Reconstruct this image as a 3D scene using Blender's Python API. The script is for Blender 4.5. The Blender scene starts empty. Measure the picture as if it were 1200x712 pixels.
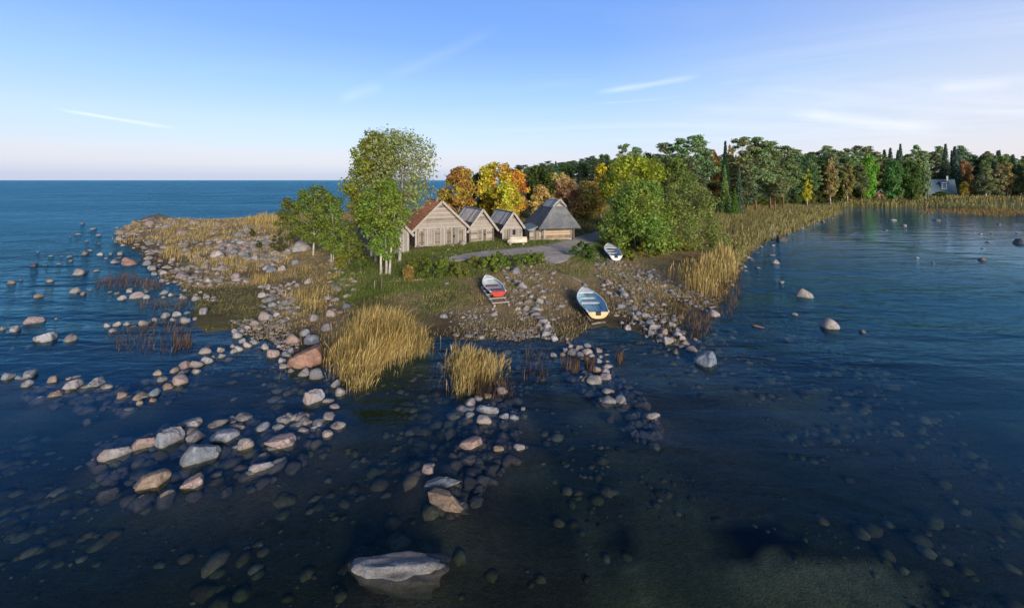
import bpy, math, random
import numpy as np
from mathutils import Vector, noise as mnoise

# ------------------------------------------------------------------ camera, light, exposure
scene = bpy.context.scene
COL = scene.collection
F, CAMH, HZ, CX = 500.0, 7.0, 211.0, 600.0          # focal length (photo px), camera height, horizon row, centre column
cam_data = bpy.data.cameras.new("camera")
cam = bpy.data.objects.new("camera", cam_data)
COL.objects.link(cam)
cam.location = (0, 0, CAMH)
cam.rotation_euler = (math.radians(90), 0, 0)
cam_data.sensor_width = 36.0
cam_data.lens = 36.0 * F / 1200.0
cam_data.shift_y = -(356.0 - HZ) / 1200.0
cam_data.clip_start = 0.1
cam_data.clip_end = 60000.0
scene.camera = cam

SUN_AZ, SUN_EL = math.radians(158), math.radians(13)     # azimuth clockwise from +Y (behind the camera, to the right)
SKY_STRENGTH = 0.11
SUN_STRENGTH = 2.9
EXPOSURE = 0.98
scene.view_settings.view_transform = 'Standard'
scene.view_settings.look = 'None'
scene.view_settings.gamma = 1.0
scene.view_settings.use_curve_mapping = False
scene.view_settings.exposure = EXPOSURE
scene.render.engine = 'CYCLES'
scene.cycles.use_denoising = True
scene.cycles.max_bounces = 8
scene.cycles.diffuse_bounces = 2
scene.cycles.glossy_bounces = 3
scene.cycles.transparent_max_bounces = 16
scene.cycles.sample_clamp_indirect = 4.0

sun_data = bpy.data.lights.new("sun", 'SUN')
sun = bpy.data.objects.new("sun", sun_data)
COL.objects.link(sun)
sun_dir = Vector((math.sin(SUN_AZ) * math.cos(SUN_EL), math.cos(SUN_AZ) * math.cos(SUN_EL), math.sin(SUN_EL)))
sun.rotation_euler = sun_dir.to_track_quat('Z', 'Y').to_euler()
sun.location = sun_dir * 100
sun_data.energy = SUN_STRENGTH
sun_data.angle = math.radians(18.0)
sun_data.color = (1.0, 0.86, 0.70)

world = bpy.data.worlds.new("World")
scene.world = world
world.use_nodes = True


class NT:
    """small helper to write node trees"""
    def __init__(s, tree):
        s.t = tree
        tree.nodes.clear()

    def n(s, typ, inputs=None, **props):
        nd = s.t.nodes.new(typ)
        for k, v in props.items():
            setattr(nd, k, v)
        for k, v in (inputs or {}).items():
            sock = nd.inputs[k]
            if isinstance(v, bpy.types.NodeSocket):
                s.t.links.new(v, sock)
            else:
                sock.default_value = v
        return nd

    def math(s, op, a, b=0.0, c=None, clamp=False):
        ins = {0: a, 1: b}
        if c is not None:
            ins[2] = c
        return s.n('ShaderNodeMath', ins, operation=op, use_clamp=clamp).outputs[0]

    def mix(s, fac, a, b, blend='MIX'):
        m = s.n('ShaderNodeMix', None, data_type='RGBA', blend_type=blend)
        for sock, v in ((m.inputs[0], fac), (m.inputs[6], a), (m.inputs[7], b)):
            if isinstance(v, bpy.types.NodeSocket):
                s.t.links.new(v, sock)
            else:
                sock.default_value = v
        return m.outputs[2]

    def ramp(s, fac, stops, interp='LINEAR'):
        r = s.n('ShaderNodeValToRGB', {0: fac})
        r.color_ramp.interpolation = interp
        el = r.color_ramp.elements
        while len(el) < len(stops):
            el.new(0.5)
        for e, (p, c) in zip(el, stops):
            e.position = p
            e.color = c if len(c) == 4 else (*c, 1)
        return r.outputs[0]

    def noise(s, vec, scale, detail=3.0, rough=0.55, dist=0.0):
        ins = {'Scale': scale, 'Detail': detail, 'Roughness': rough, 'Distortion': dist}
        if vec is not None:
            ins['Vector'] = vec
        return s.n('ShaderNodeTexNoise', ins).outputs[0]


def C4(r, g, b):
    return (r, g, b, 1.0)


def lin(c):
    return tuple(((v / 255 + .055) / 1.055) ** 2.4 if v > 10 else v / 255 / 12.92 for v in c)


SKY_GAIN = 4.95
SKY_GRAD = ((0.0, (184, 195, 226)), (0.012, (184, 196, 228)), (0.03, (212, 213, 234)), (0.055, (219, 218, 236)), (0.08, (208, 222, 246)),
            (0.12, (200, 221, 250)), (0.2, (166, 205, 252)), (0.3, (132, 177, 250)), (0.42, (110, 160, 247)), (0.58, (62, 108, 182)), (0.74, (28, 52, 92)), (1.0, (18, 34, 62)))


def build_world():
    t = NT(world.node_tree)
    sky = t.n('ShaderNodeTexSky', None, sky_type='NISHITA', sun_disc=False, sun_elevation=SUN_EL, sun_rotation=SUN_AZ,
              altitude=0.0, air_density=1.0, dust_density=0.6, ozone_density=3.0)
    tc = t.n('ShaderNodeTexCoord')
    d = tc.outputs['Generated']
    sep = t.n('ShaderNodeSeparateXYZ', {0: d})
    x, y, z = sep.outputs
    el = t.math('MAXIMUM', z, 0.0)
    az = t.math('ARCTAN2', x, y)
    # clear evening sky by elevation: lavender haze low down, clear blue above, laid over the physical sky
    grad = t.ramp(t.math('POWER', el, 0.5), [(math.sqrt(e), C4(*lin(c))) for e, c in SKY_GRAD])
    grad = t.mix(1.0, grad, C4(SKY_GAIN, SKY_GAIN, SKY_GAIN), 'MULTIPLY')
    side = t.n('ShaderNodeMapRange', {0: az, 1: 0.2, 2: 0.9, 3: 0.0, 4: 0.7}).outputs[0]
    low = t.ramp(el, [(0.0, C4(1, 1, 1)), (0.12, C4(.8, .8, .8)), (0.35, C4(.35, .35, .35)), (0.6, C4(0, 0, 0))])
    grad = t.mix(t.math('MULTIPLY', side, low), grad, C4(*[v * SKY_GAIN for v in lin((242, 233, 238))]))
    col = t.mix(0.82, sky.outputs[0], grad)
    # thin cirrus, streaked
    zz = t.math('ADD', el, 0.06)
    px = t.math('DIVIDE', x, zz)
    py = t.math('DIVIDE', y, zz)
    u = t.math('ADD', t.math('MULTIPLY', px, 0.5), t.math('MULTIPLY', py, 0.10))
    v = t.math('ADD', t.math('MULTIPLY', py, 0.9), t.math('MULTIPLY', px, 0.18))
    comb = t.n('ShaderNodeCombineXYZ', {0: u, 1: t.math('MULTIPLY', v, 1.4), 2: 3.7})
    nz = t.noise(comb.outputs[0], 0.55, 7.0, 0.62, 0.8)
    cir = t.ramp(nz, [(0.50, C4(0, 0, 0)), (0.78, C4(1, 1, 1))])
    # more cirrus to the right
    azm = t.n('ShaderNodeMapRange', {0: az, 1: -0.2, 2: 0.9, 3: 0.12, 4: 0.75}).outputs[0]
    elm = t.ramp(el, [(0.0, C4(0.2, 0.2, 0.2)), (0.1, C4(1, 1, 1)), (0.26, C4(0.8, 0.8, 0.8)), (0.45, C4(0.15, 0.15, 0.15))])
    cf = t.math('MULTIPLY', t.math('MULTIPLY', cir, azm), elm)
    col = t.mix(t.math('MULTIPLY', cf, 0.32), col, C4(6.4, 6.2, 6.4))

    # straight vapour trails
    def trail(az0, el0, az1, el1, wid, amt):
        dx, dy = az1 - az0, el1 - el0
        L = math.hypot(dx, dy)
        ux, uy = dx / L, dy / L
        a = t.math('SUBTRACT', az, az0)
        e = t.math('SUBTRACT', t.math('ARCSINE', el), el0)
        along = t.math('ADD', t.math('MULTIPLY', a, ux), t.math('MULTIPLY', e, uy))
        perp = t.math('ABSOLUTE', t.math('SUBTRACT', t.math('MULTIPLY', a, uy), t.math('MULTIPLY', e, ux)))
        w = t.math('ADD', t.math('MULTIPLY', t.noise(d, 22.0, 3.0), wid * 1.2), wid * 0.3)
        f = t.math('SUBTRACT', 1.0, t.math('DIVIDE', perp, w), clamp=True)
        r = t.math('DIVIDE', along, L)
        m = t.ramp(r, [(0.0, C4(0, 0, 0)), (0.25, C4(1, 1, 1)), (0.8, C4(.7, .7, .7)), (1.0, C4(0, 0, 0))])
        return t.math('MULTIPLY', t.math('MULTIPLY', f, m), amt * 0.5)

    def ae(px_, py_):
        xx, zz_ = (px_ - CX) / F, (HZ - py_) / F
        return math.atan2(xx, 1), math.atan2(zz_, math.hypot(1, xx))
    for p0, p1, wid, amt in (((60, 127), (210, 151), 0.0042, 0.5), ((695, 109), (825, 88), 0.010, 0.42), ((920, 132), (1110, 152), 0.016, 0.40),
                             ((690, 122), (800, 114), 0.004, 0.16), ((395, 118), (450, 98), 0.02, 0.18), ((440, 97), (590, 30), 0.02, 0.10),
                             ((1090, 104), (1190, 98), 0.012, 0.3), ((800, 128), (1010, 126), 0.02, 0.14)):
        col = t.mix(trail(*ae(*p0), *ae(*p1), wid, amt), col, C4(7.0, 6.8, 6.8))
    # low grey-violet bank far out over the sea and behind the forest
    bn = t.noise(t.n('ShaderNodeCombineXYZ', {0: t.math('MULTIPLY', az, 3.0), 1: t.math('MULTIPLY', el, 60.0), 2: 0.0}).outputs[0], 1.4, 4.0)
    bank = t.ramp(t.math('ADD', el, t.math('MULTIPLY', t.math('SUBTRACT', bn, 0.5), 0.05)),
                  [(0.0, C4(1, 1, 1)), (0.022, C4(.8, .8, .8)), (0.034, C4(0, 0, 0))])
    col = t.mix(t.math('MULTIPLY', bank, 0.22), col, C4(3.5, 3.6, 4.7))
    bg = t.n('ShaderNodeBackground', {0: col, 1: SKY_STRENGTH})
    t.t.links.new(bg.outputs[0], t.n('ShaderNodeOutputWorld').inputs[0])


build_world()

# ------------------------------------------------------------------ projection between photo pixels and the ground
RNG = np.random.default_rng(7)
random.seed(7)


def gp(px, py, z=0.0):
    Y = (CAMH - z) * F / max(py - HZ, 1e-3)
    return ((px - CX) / F * Y, Y)


def W(x, y):
    return ('w', x, y)


def to_world(poly):
    return np.array([(p[1], p[2]) if p[0] == 'w' else gp(*p) for p in poly], dtype=float)


def inside(poly, x, y):
    x = np.asarray(x, float)
    y = np.asarray(y, float)
    res = np.zeros(x.shape, bool)
    j = len(poly) - 1
    for i in range(len(poly)):
        xi, yi = poly[i]
        xj, yj = poly[j]
        c = ((yi > y) != (yj > y)) & (x < (xj - xi) * (y - yi) / (yj - yi + 1e-12) + xi)
        res ^= c
        j = i
    return res


def dist_poly(poly, x, y, closed=True):
    x = np.asarray(x, float)
    y = np.asarray(y, float)
    best = np.full(x.shape, 1e18)
    n = len(poly)
    for i in range(n if closed else n - 1):
        x0, y0 = poly[i]
        x1, y1 = poly[(i + 1) % n]
        dx, dy = x1 - x0, y1 - y0
        L2 = dx * dx + dy * dy + 1e-12
        t = np.clip(((x - x0) * dx + (y - y0) * dy) / L2, 0, 1)
        best = np.minimum(best, (x - x0 - t * dx) ** 2 + (y - y0 - t * dy) ** 2)
    return np.sqrt(best)


def smooth(a, b, v):
    t = np.clip((np.asarray(v, float) - a) / (b - a), 0, 1)
    return t * t * (3 - 2 * t)


def fbm(x, y, s=1.0, seed=0.0, octs=4):
    """cheap smooth noise in about -1..1 from rotated sines"""
    x = np.asarray(x, float) * s
    y = np.asarray(y, float) * s
    out = np.zeros(x.shape)
    amp, tot = 1.0, 0.0
    for k in range(octs):
        a = 1.3 * k + seed
        c, sn = math.cos(a), math.sin(a)
        u, v = c * x - sn * y + 5.1 * k + seed * 3.3, sn * x + c * y - 2.7 * k + seed
        out += amp * np.sin(u + 1.7 * np.sin(v * 0.83 + seed)) * np.sin(v * 1.13 + 1.3 * np.sin(u * 0.71 + k))
        tot += amp
        amp *= 0.55
        x, y = x * 2.03, y * 2.03
    return out / tot * 1.6


LAND = to_world([(162, 257), (185, 250), (205, 255), (250, 258), (300, 254), (335, 250), (400, 247), (480, 245), (530, 240), (570, 232),
                 (590, 222), W(5, 700), W(30, 3000), W(300, 20000), W(22000, 20000), W(22000, 120), W(400, 108),
                 (1200, 247), (1150, 244), (1100, 243), (1040, 243), (992, 243), (985, 250), (960, 259), (930, 272), (905, 280), (893, 286),
                 (880, 298), (868, 318), (858, 335), (846, 350), (838, 362), (820, 361), (803, 366), (795, 382), (806, 402), (790, 406),
                 (770, 399), (745, 389), (725, 385), (712, 381), (690, 385), (676, 396), (664, 403), (652, 400), (640, 398), (625, 396),
                 (605, 400), (580, 397), (560, 399), (530, 398), (515, 392), (505, 403), (480, 421), (440, 432), (400, 432), (385, 424),
                 (372, 434), (350, 432), (335, 420), (325, 406), (312, 396), (300, 401), (285, 393), (272, 386), (245, 389), (228, 384),
                 (222, 371), (232, 355), (215, 341), (200, 338), (190, 325), (178, 316), (166, 309), (166, 297), (150, 290), (138, 284),
                 (135, 272), (148, 266), (157, 262)])
INLET = to_world([(168, 333), (190, 329), (214, 333), (214, 342), (196, 346), (170, 344)])
SAND = to_world([(690, 640), (760, 612), (900, 625), (1040, 640), (1080, 690), (900, 760), (660, 760)])
WEED = to_world([(700, 600), (740, 582), (830, 580), (935, 600), (920, 620), (840, 624), (760, 612)])
BUMPS = []      # (x, y, top, radius): mounds of the seabed under stones that stand in the water


def terrain_z(x, y):
    x = np.asarray(x, float)
    y = np.asarray(y, float)
    ins = inside(LAND, x, y)
    dist = dist_poly(LAND, x, y)
    far = smooth(60, 140, y)
    land = 0.05 + 1.05 * smooth(0, 17, dist) + 1.2 * smooth(18, 90, dist) + 0.05 * fbm(x, y, 0.9, 1.0) * smooth(0.3, 3, dist) * (1 - far)
    land = land + 10.0 * smooth(170, 420, y) * smooth(-10, 60, x) * (1 - smooth(90, 200, x))
    sea = -(0.04 + 0.10 * np.minimum(dist, 3) + 0.035 * np.clip(dist - 3, 0, 40)) + 0.05 * fbm(x, y, 0.8, 2.0) * smooth(0.5, 3, dist)
    sea = np.maximum(sea, -2.6 + 0 * sea)
    near = 1 - smooth(18, 26, y)
    sea = np.where(near > 0, np.maximum(sea, -0.95 + 0.10 * fbm(x, y, 0.5, 3.0)) * near + sea * (1 - near), sea)
    z = np.where(ins, land, sea)
    inl = inside(INLET, x, y)
    if np.any(inl):
        di = dist_poly(INLET, x, y)
        z = np.where(inl, -0.05 - 0.05 * np.minimum(di, 2), z)
    for bx, by, bt, br in BUMPS:
        m = (np.abs(x - bx) < br * 4) & (np.abs(y - by) < br * 4)
        if np.any(m):
            dd = np.hypot(x - bx, y - by)
            z = np.where(m & (z < 0), np.maximum(z, bt - 0.35 * np.maximum(dd - br * 0.5, 0)), z)
    return z


def tz(x, y):
    return float(terrain_z(np.array([x]), np.array([y]))[0])


def gpt(px, py):
    """photo pixel -> point on the ground (or on the water where it is sea)"""
    z = 0.0
    for _ in range(7):
        x, y = gp(px, py, z)
        z = 0.5 * z + 0.5 * max(tz(x, y), 0.0)
    x, y = gp(px, py, z)
    return x, y, max(tz(x, y), 0.0)


def stretch(px):
    return math.sqrt(1 + ((px - CX) / F) ** 2)


# ------------------------------------------------------------------ object helpers
def tag(o, label=None, cat=None, group=None, kind=None):
    if label:
        o['label'] = label
    if cat:
        o['category'] = cat
    if group:
        o['group'] = group
    if kind:
        o['kind'] = kind
    return o


def link(name, me, parent=None, mats=(), loc=(0, 0, 0), rot=(0, 0, 0), scale=(1, 1, 1)):
    o = bpy.data.objects.new(name, me)
    COL.objects.link(o)
    o.location, o.rotation_euler, o.scale = loc, rot, scale
    if parent is not None:
        o.parent = parent
    for m in mats:
        if me is not None and m.name not in [q.name for q in me.materials if q]:
            me.materials.append(m)
    return o


def empty(name, loc, rz=0.0):
    o = bpy.data.objects.new(name, None)
    COL.objects.link(o)
    o.empty_display_size = 0.3
    o.location = loc
    o.rotation_euler = (0, 0, rz)
    return o


def np_mesh(name, verts, faces, smooth_shade=False, mat_idx=None):
    """verts (n,3); faces (m,k) array of equal-sized polygons"""
    verts = np.ascontiguousarray(verts, dtype=np.float32)
    faces = np.ascontiguousarray(faces, dtype=np.int32)
    me = bpy.data.meshes.new(name)
    m, k = faces.shape
    me.vertices.add(len(verts))
    me.vertices.foreach_set('co', verts.ravel())
    me.loops.add(m * k)
    me.loops.foreach_set('vertex_index', faces.ravel())
    me.polygons.add(m)
    me.polygons.foreach_set('loop_start', np.arange(0, m * k, k, dtype=np.int32))
    me.polygons.foreach_set('loop_total', np.full(m, k, dtype=np.int32))
    me.polygons.foreach_set('use_smooth', np.full(m, smooth_shade, dtype=bool))
    if mat_idx is not None:
        me.polygons.foreach_set('material_index', np.ascontiguousarray(mat_idx, dtype=np.int32))
    me.update(calc_edges=True)
    me.validate()
    return me


class MB:
    """collects boxes, prisms and tubes into ONE mesh"""
    def __init__(s):
        s.v, s.f = [], []

    def add(s, verts, faces):
        b = len(s.v)
        s.v += [tuple(p) for p in verts]
        s.f += [tuple(i + b for i in f) for f in faces]
        return s

    def box(s, x0, x1, y0, y1, z0, z1):
        return s.hexa([(x0, y0, z0), (x1, y0, z0), (x1, y1, z0), (x0, y1, z0), (x0, y0, z1), (x1, y0, z1), (x1, y1, z1), (x0, y1, z1)])

    def hexa(s, p):
        return s.add(p, [(3, 2, 1, 0), (4, 5, 6, 7), (0, 1, 5, 4), (1, 2, 6, 5), (2, 3, 7, 6), (3, 0, 4, 7)])

    def slab(s, quad, th):
        """a sheet with thickness th below the quad (list of 3 or 4 points, counter-clockwise seen from outside)"""
        q = [Vector(p) for p in quad]
        n = (q[1] - q[0]).cross(q[2] - q[0]).normalized()
        k = len(q)
        lo = [p - n * th for p in q]
        fs = [tuple(range(k)), tuple(range(2 * k - 1, k - 1, -1))]
        fs += [((i + 1) % k, i, k + i, k + (i + 1) % k) for i in range(k)]
        return s.add(q + lo, fs)

    def bar(s, a, b, w, h=None):
        """square bar from a to b"""
        a, b = Vector(a), Vector(b)
        h = h or w
        d = (b - a).normalized()
        up = Vector((0, 0, 1)) if abs(d.z) < 0.95 else Vector((0, 1, 0))
        r = d.cross(up).normalized()
        u = r.cross(d).normalized()
        ps = []
        for q in (a, b):
            for sx, sy in ((-1, -1), (1, -1), (1, 1), (-1, 1)):
                ps.append(q + r * (sx * w / 2) + u * (sy * h / 2))
        return s.add(ps, [(0, 1, 2, 3), (7, 6, 5, 4), (0, 4, 5, 1), (1, 5, 6, 2), (2, 6, 7, 3), (3, 7, 4, 0)])

    def tube(s, pts, rad, n=6):
        pts = [Vector(p) for p in pts]
        rad = rad if isinstance(rad, (list, tuple)) else [rad] * len(pts)
        rings = []
        for i, p in enumerate(pts):
            d = (pts[min(i + 1, len(pts) - 1)] - pts[max(i - 1, 0)]).normalized()
            up = Vector((0, 0, 1)) if abs(d.z) < 0.9 else Vector((1, 0, 0))
            r = d.cross(up).normalized()
            u = r.cross(d).normalized()
            rings.append([p + (r * math.cos(2 * math.pi * k / n) + u * math.sin(2 * math.pi * k / n)) * rad[i] for k in range(n)])
        vs = [q for r in rings for q in r]
        fs = []
        for i in range(len(rings) - 1):
            for k in range(n):
                a, b2 = i * n + k, i * n + (k + 1) % n
                fs.append((a, b2, b2 + n, a + n))
        fs.append(tuple(range(n - 1, -1, -1)))
        fs.append(tuple((len(rings) - 1) * n + k for k in range(n)))
        return s.add(vs, fs)

    def mesh(s, name, shade=False):
        me = bpy.data.meshes.new(name)
        me.from_pydata(s.v, [], s.f)
        me.update()
        import bmesh
        bm = bmesh.new()
        bm.from_mesh(me)
        bmesh.ops.recalc_face_normals(bm, faces=bm.faces[:])
        bm.to_mesh(me)
        bm.free()
        if shade:
            me.polygons.foreach_set('use_smooth', [True] * len(me.polygons))
        return me

    def build(s, name, mat, parent=None, shade=False, **kw):
        return link(name, s.mesh(name, shade), parent, (mat,), **kw)

# ------------------------------------------------------------------ materials
def material(name):
    m = bpy.data.materials.new(name)
    m.use_nodes = True
    return m, NT(m.node_tree)


def finish(t, shader, volume=None):
    out = t.n('ShaderNodeOutputMaterial')
    t.t.links.new(shader, out.inputs['Surface'])
    if volume is not None:
        t.t.links.new(volume, out.inputs['Volume'])


def principled(t, col, rough=0.8, normal=None, spec=0.3, **kw):
    ins = {'Base Color': col, 'Roughness': rough, 'Specular IOR Level': spec}
    if normal is not None:
        ins['Normal'] = normal
    ins.update(kw)
    return t.n('ShaderNodeBsdfPrincipled', ins).outputs[0]


def bump(t, height, strength=0.4, dist=0.05):
    return t.n('ShaderNodeBump', {'Height': height, 'Strength': strength, 'Distance': dist}).outputs[0]


def wpos(t):
    return t.n('ShaderNodeNewGeometry').outputs['Position']


def ocoord(t):
    return t.n('ShaderNodeTexCoord').outputs['Object']


def mat_ground():
    m, t = material('ground_earth')
    p = wpos(t)
    col = t.n('ShaderNodeVertexColor', None, layer_name='Col').outputs[0]
    n1 = t.noise(p, 1.1, 6, 0.65)
    n2 = t.noise(p, 6.0, 5, 0.7)
    n3 = t.noise(p, 24.0, 3, 0.7)
    v = t.math('ADD', t.math('MULTIPLY', n1, 0.9), t.math('ADD', t.math('MULTIPLY', n2, 0.9), t.math('MULTIPLY', n3, 0.5)))
    fac = t.n('ShaderNodeMapRange', {0: v, 1: 0.75, 2: 1.55, 3: 0.62, 4: 2.0}).outputs[0]
    c = t.mix(1.0, col, t.n('ShaderNodeCombineXYZ', {0: fac, 1: fac, 2: fac}).outputs[0], 'MULTIPLY')
    h = t.math('ADD', n2, t.math('MULTIPLY', n3, 0.5))
    finish(t, principled(t, c, 0.95, bump(t, h, 0.8, 0.08), 0.1))
    return m


def mat_water():
    m, t = material('lake_water')
    p = wpos(t)
    sep = t.n('ShaderNodeSeparateXYZ', {0: p})
    def layer(sx, sy, rot, detail, dist=0.0):
        mp = t.n('ShaderNodeMapping', {'Vector': p, 'Rotation': (0, 0, rot), 'Scale': (sx, sy, 1)}).outputs[0]
        return t.noise(mp, 1.0, detail, 0.55, dist)
    big = layer(0.10, 0.34, 0.10, 2, 0.5)
    mid = layer(0.55, 1.5, -0.12, 3, 0.5)
    fine = layer(2.2, 4.6, 0.2, 3, 0.3)
    # wind patches: calm lee water close in, ruffled water further out
    wind = t.ramp(t.noise(t.n('ShaderNodeMapping', {'Vector': p, 'Scale': (0.02, 0.06, 1)}).outputs[0], 1.0, 3), [(0.35, C4(.5, .5, .5)), (0.65, C4(1, 1, 1))])
    yy = t.n('ShaderNodeMapRange', {0: sep.outputs[1], 1: 13.0, 2: 40.0, 3: 0.035, 4: 1.0}).outputs[0]
    lee = t.n('ShaderNodeMapRange', {0: sep.outputs[0], 1: 9.0, 2: 42.0, 3: 1.0, 4: 0.07}).outputs[0]
    amp = t.math('MULTIPLY', t.math('MULTIPLY', yy, wind), lee)
    farv = t.n('ShaderNodeMapRange', {0: sep.outputs[1], 1: 24.0, 2: 60.0, 3: 1.0, 4: 0.0}).outputs[0]
    lee2 = t.math('MAXIMUM', lee, farv)
    h = t.math('ADD', t.math('MULTIPLY', big, 1.5), t.math('ADD', t.math('MULTIPLY', mid, 0.46), t.math('MULTIPLY', fine, 0.13)))
    h = t.math('MULTIPLY', h, amp)
    nrm = bump(t, h, 1.0, WAVE)
    fr = t.n('ShaderNodeFresnel', {'IOR': 1.333, 'Normal': nrm}).outputs[0]
    gl = t.n('ShaderNodeBsdfGlossy', {'Color': t.mix(lee2, C4(0.86, 0.93, 1.0), C4(0.26, 0.68, 0.92)), 'Roughness': 0.06, 'Normal': nrm}).outputs[0]
    tr = t.n('ShaderNodeBsdfTransparent', {'Color': C4(0.96, 0.98, 0.99)}).outputs[0]
    # light scattered back by the water itself, stronger over the deep open lake
    body = t.n('ShaderNodeBsdfDiffuse', {0: C4(0.026, 0.135, 0.235)}).outputs[0]
    deep = t.n('ShaderNodeMapRange', {0: sep.outputs[1], 1: 14.0, 2: 62.0, 3: 0.0, 4: 0.78}).outputs[0]
    tb = t.n('ShaderNodeMixShader', {0: deep, 1: tr, 2: body}).outputs[0]
    mixs = t.n('ShaderNodeMixShader', {0: t.math('MULTIPLY', fr, t.n('ShaderNodeMapRange', {0: lee2, 1: 0.0, 2: 1.0, 3: 1.0, 4: 0.76}).outputs[0]), 1: tb, 2: gl}).outputs[0]
    vol = t.n('ShaderNodeVolumeAbsorption', {'Color': C4(*WATER_TINT), 'Density': WATER_DENS}).outputs[0]
    finish(t, mixs, vol)
    return m


WAVE = 1.3
WATER_TINT, WATER_DENS = (0.36, 0.52, 0.42), 0.55


def mat_rock(island=False):
    m, t = material('granite_rubble' if island else 'granite')
    geo = t.n('ShaderNodeNewGeometry')
    p = geo.outputs['Position']
    if island:
        rnd = geo.outputs['Random Per Island']
        base = t.ramp(rnd, [(0.0, C4(.10, .10, .105)), (0.3, C4(.17, .17, .18)), (0.6, C4(.25, .245, .245)), (0.8, C4(.23, .185, .165)), (1.0, C4(.35, .34, .335))])
    else:
        base = t.n('ShaderNodeObjectInfo').outputs['Color']
    n1 = t.noise(p, 3.2, 5, 0.65, 0.6)
    n2 = t.noise(p, 26.0, 4, 0.75)
    n3 = t.noise(p, 1.1, 3, 0.6)
    f = t.n('ShaderNodeMapRange', {0: t.math('ADD', n1, t.math('MULTIPLY', n2, 0.8)), 1: 0.6, 2: 1.2, 3: 0.42, 4: 1.5}).outputs[0]
    c = t.mix(1.0, base, t.n('ShaderNodeCombineXYZ', {0: f, 1: f, 2: f}).outputs[0], 'MULTIPLY')
    c = t.mix(t.ramp(n3, [(0.5, C4(0, 0, 0)), (0.68, C4(.45, .45, .45))]), c, C4(0.36, 0.24, 0.17))
    lich = t.ramp(t.noise(p, 9.0, 5, 0.7), [(0.60, C4(0, 0, 0)), (0.68, C4(.55, .55, .55))])
    c = t.mix(lich, c, C4(0.11, 0.115, 0.095))
    vor = t.n('ShaderNodeTexVoronoi', {'Vector': t.n('ShaderNodeVectorMath', {0: p, 1: t.n('ShaderNodeTexNoise', {'Vector': p, 'Scale': 2.0}).outputs[1]}, operation='ADD').outputs[0], 'Scale': 1.1}, feature='DISTANCE_TO_EDGE').outputs[0]
    crack = t.ramp(vor, [(0.0, C4(.75, .75, .75)), (0.022, C4(0, 0, 0))])
    c = t.mix(crack, c, C4(0.05, 0.047, 0.044))
    pale = t.ramp(t.noise(p, 5.0, 4, 0.7), [(0.62, C4(0, 0, 0)), (0.70, C4(.5, .5, .5))])
    c = t.mix(pale, c, C4(0.46, 0.45, 0.43))
    # wet, algae-stained band at the waterline and below it
    z = t.n('ShaderNodeSeparateXYZ', {0: p}).outputs[2]
    zz = t.math('ADD', z, t.math('MULTIPLY', t.math('SUBTRACT', n1, 0.5), 0.10))
    wet = t.ramp(t.n('ShaderNodeMapRange', {0: zz, 1: -0.06, 2: 0.08, 3: 0.0, 4: 1.0}).outputs[0], [(0.3, C4(1, 1, 1)), (0.9, C4(0, 0, 0))])
    c = t.mix(t.math('MULTIPLY', wet, 0.68), c, C4(0.125, 0.11, 0.075))
    deepw = t.n('ShaderNodeMapRange', {0: zz, 1: -0.22, 2: -0.03, 3: 0.9, 4: 0.0}).outputs[0]
    c = t.mix(deepw, c, C4(0.06, 0.055, 0.034))
    rough = t.n('ShaderNodeMapRange', {0: wet, 1: 0.0, 2: 1.0, 3: 0.75, 4: 0.45}).outputs[0]
    h = t.math('ADD', n1, t.math('MULTIPLY', n2, 0.35))
    finish(t, principled(t, c, rough, bump(t, h, 0.55, 0.06), 0.3))
    return m


def mat_seabed_cobble():
    m, t = material('algae_covered_cobble')
    geo = t.n('ShaderNodeNewGeometry')
    p = geo.outputs['Position']
    base = t.ramp(geo.outputs['Random Per Island'], [(0.0, C4(.08, .07, .04)), (0.35, C4(.17, .145, .085)), (0.65, C4(.14, .155, .08)), (0.85, C4(.24, .18, .12)), (1.0, C4(.32, .29, .21))])
    n1 = t.noise(p, 9.0, 4, 0.7)
    f = t.n('ShaderNodeMapRange', {0: n1, 1: 0.3, 2: 0.7, 3: 0.55, 4: 1.4}).outputs[0]
    c = t.mix(1.0, base, t.n('ShaderNodeCombineXYZ', {0: f, 1: f, 2: f}).outputs[0], 'MULTIPLY')
    finish(t, principled(t, c, 0.85, bump(t, n1, 0.4, 0.03), 0.2))
    return m


def mat_foliage(name, hue=0.03, val=0.75, trans=0.35):
    """leaf colour from the object's colour, varied leaf by leaf and clump by clump"""
    m, t = material(name)
    geo = t.n('ShaderNodeNewGeometry')
    oi = t.n('ShaderNodeObjectInfo')
    r = geo.outputs['Random Per Island']
    n = t.noise(geo.outputs['Position'], 0.55, 2, 0.5)
    hv = t.math('ADD', t.math('MULTIPLY', t.math('SUBTRACT', r, 0.5), hue), t.math('MULTIPLY', t.math('SUBTRACT', n, 0.5), hue * 3.0))
    vv = t.math('ADD', 1.0 - val * 0.5, t.math('MULTIPLY', r, val))
    vv = t.math('MULTIPLY', vv, t.math('ADD', 0.85, t.math('MULTIPLY', oi.outputs['Random'], 0.3)))
    c = t.n('ShaderNodeHueSaturation', {'Hue': t.math('ADD', 0.5, hv), 'Saturation': 1.0, 'Value': vv, 'Color': oi.outputs['Color']}).outputs[0]
    d = principled(t, c, 0.55, None, 0.25)
    tr = t.n('ShaderNodeBsdfTranslucent', {0: c}).outputs[0]
    finish(t, t.n('ShaderNodeMixShader', {0: trans, 1: d, 2: tr}).outputs[0])
    return m


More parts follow.
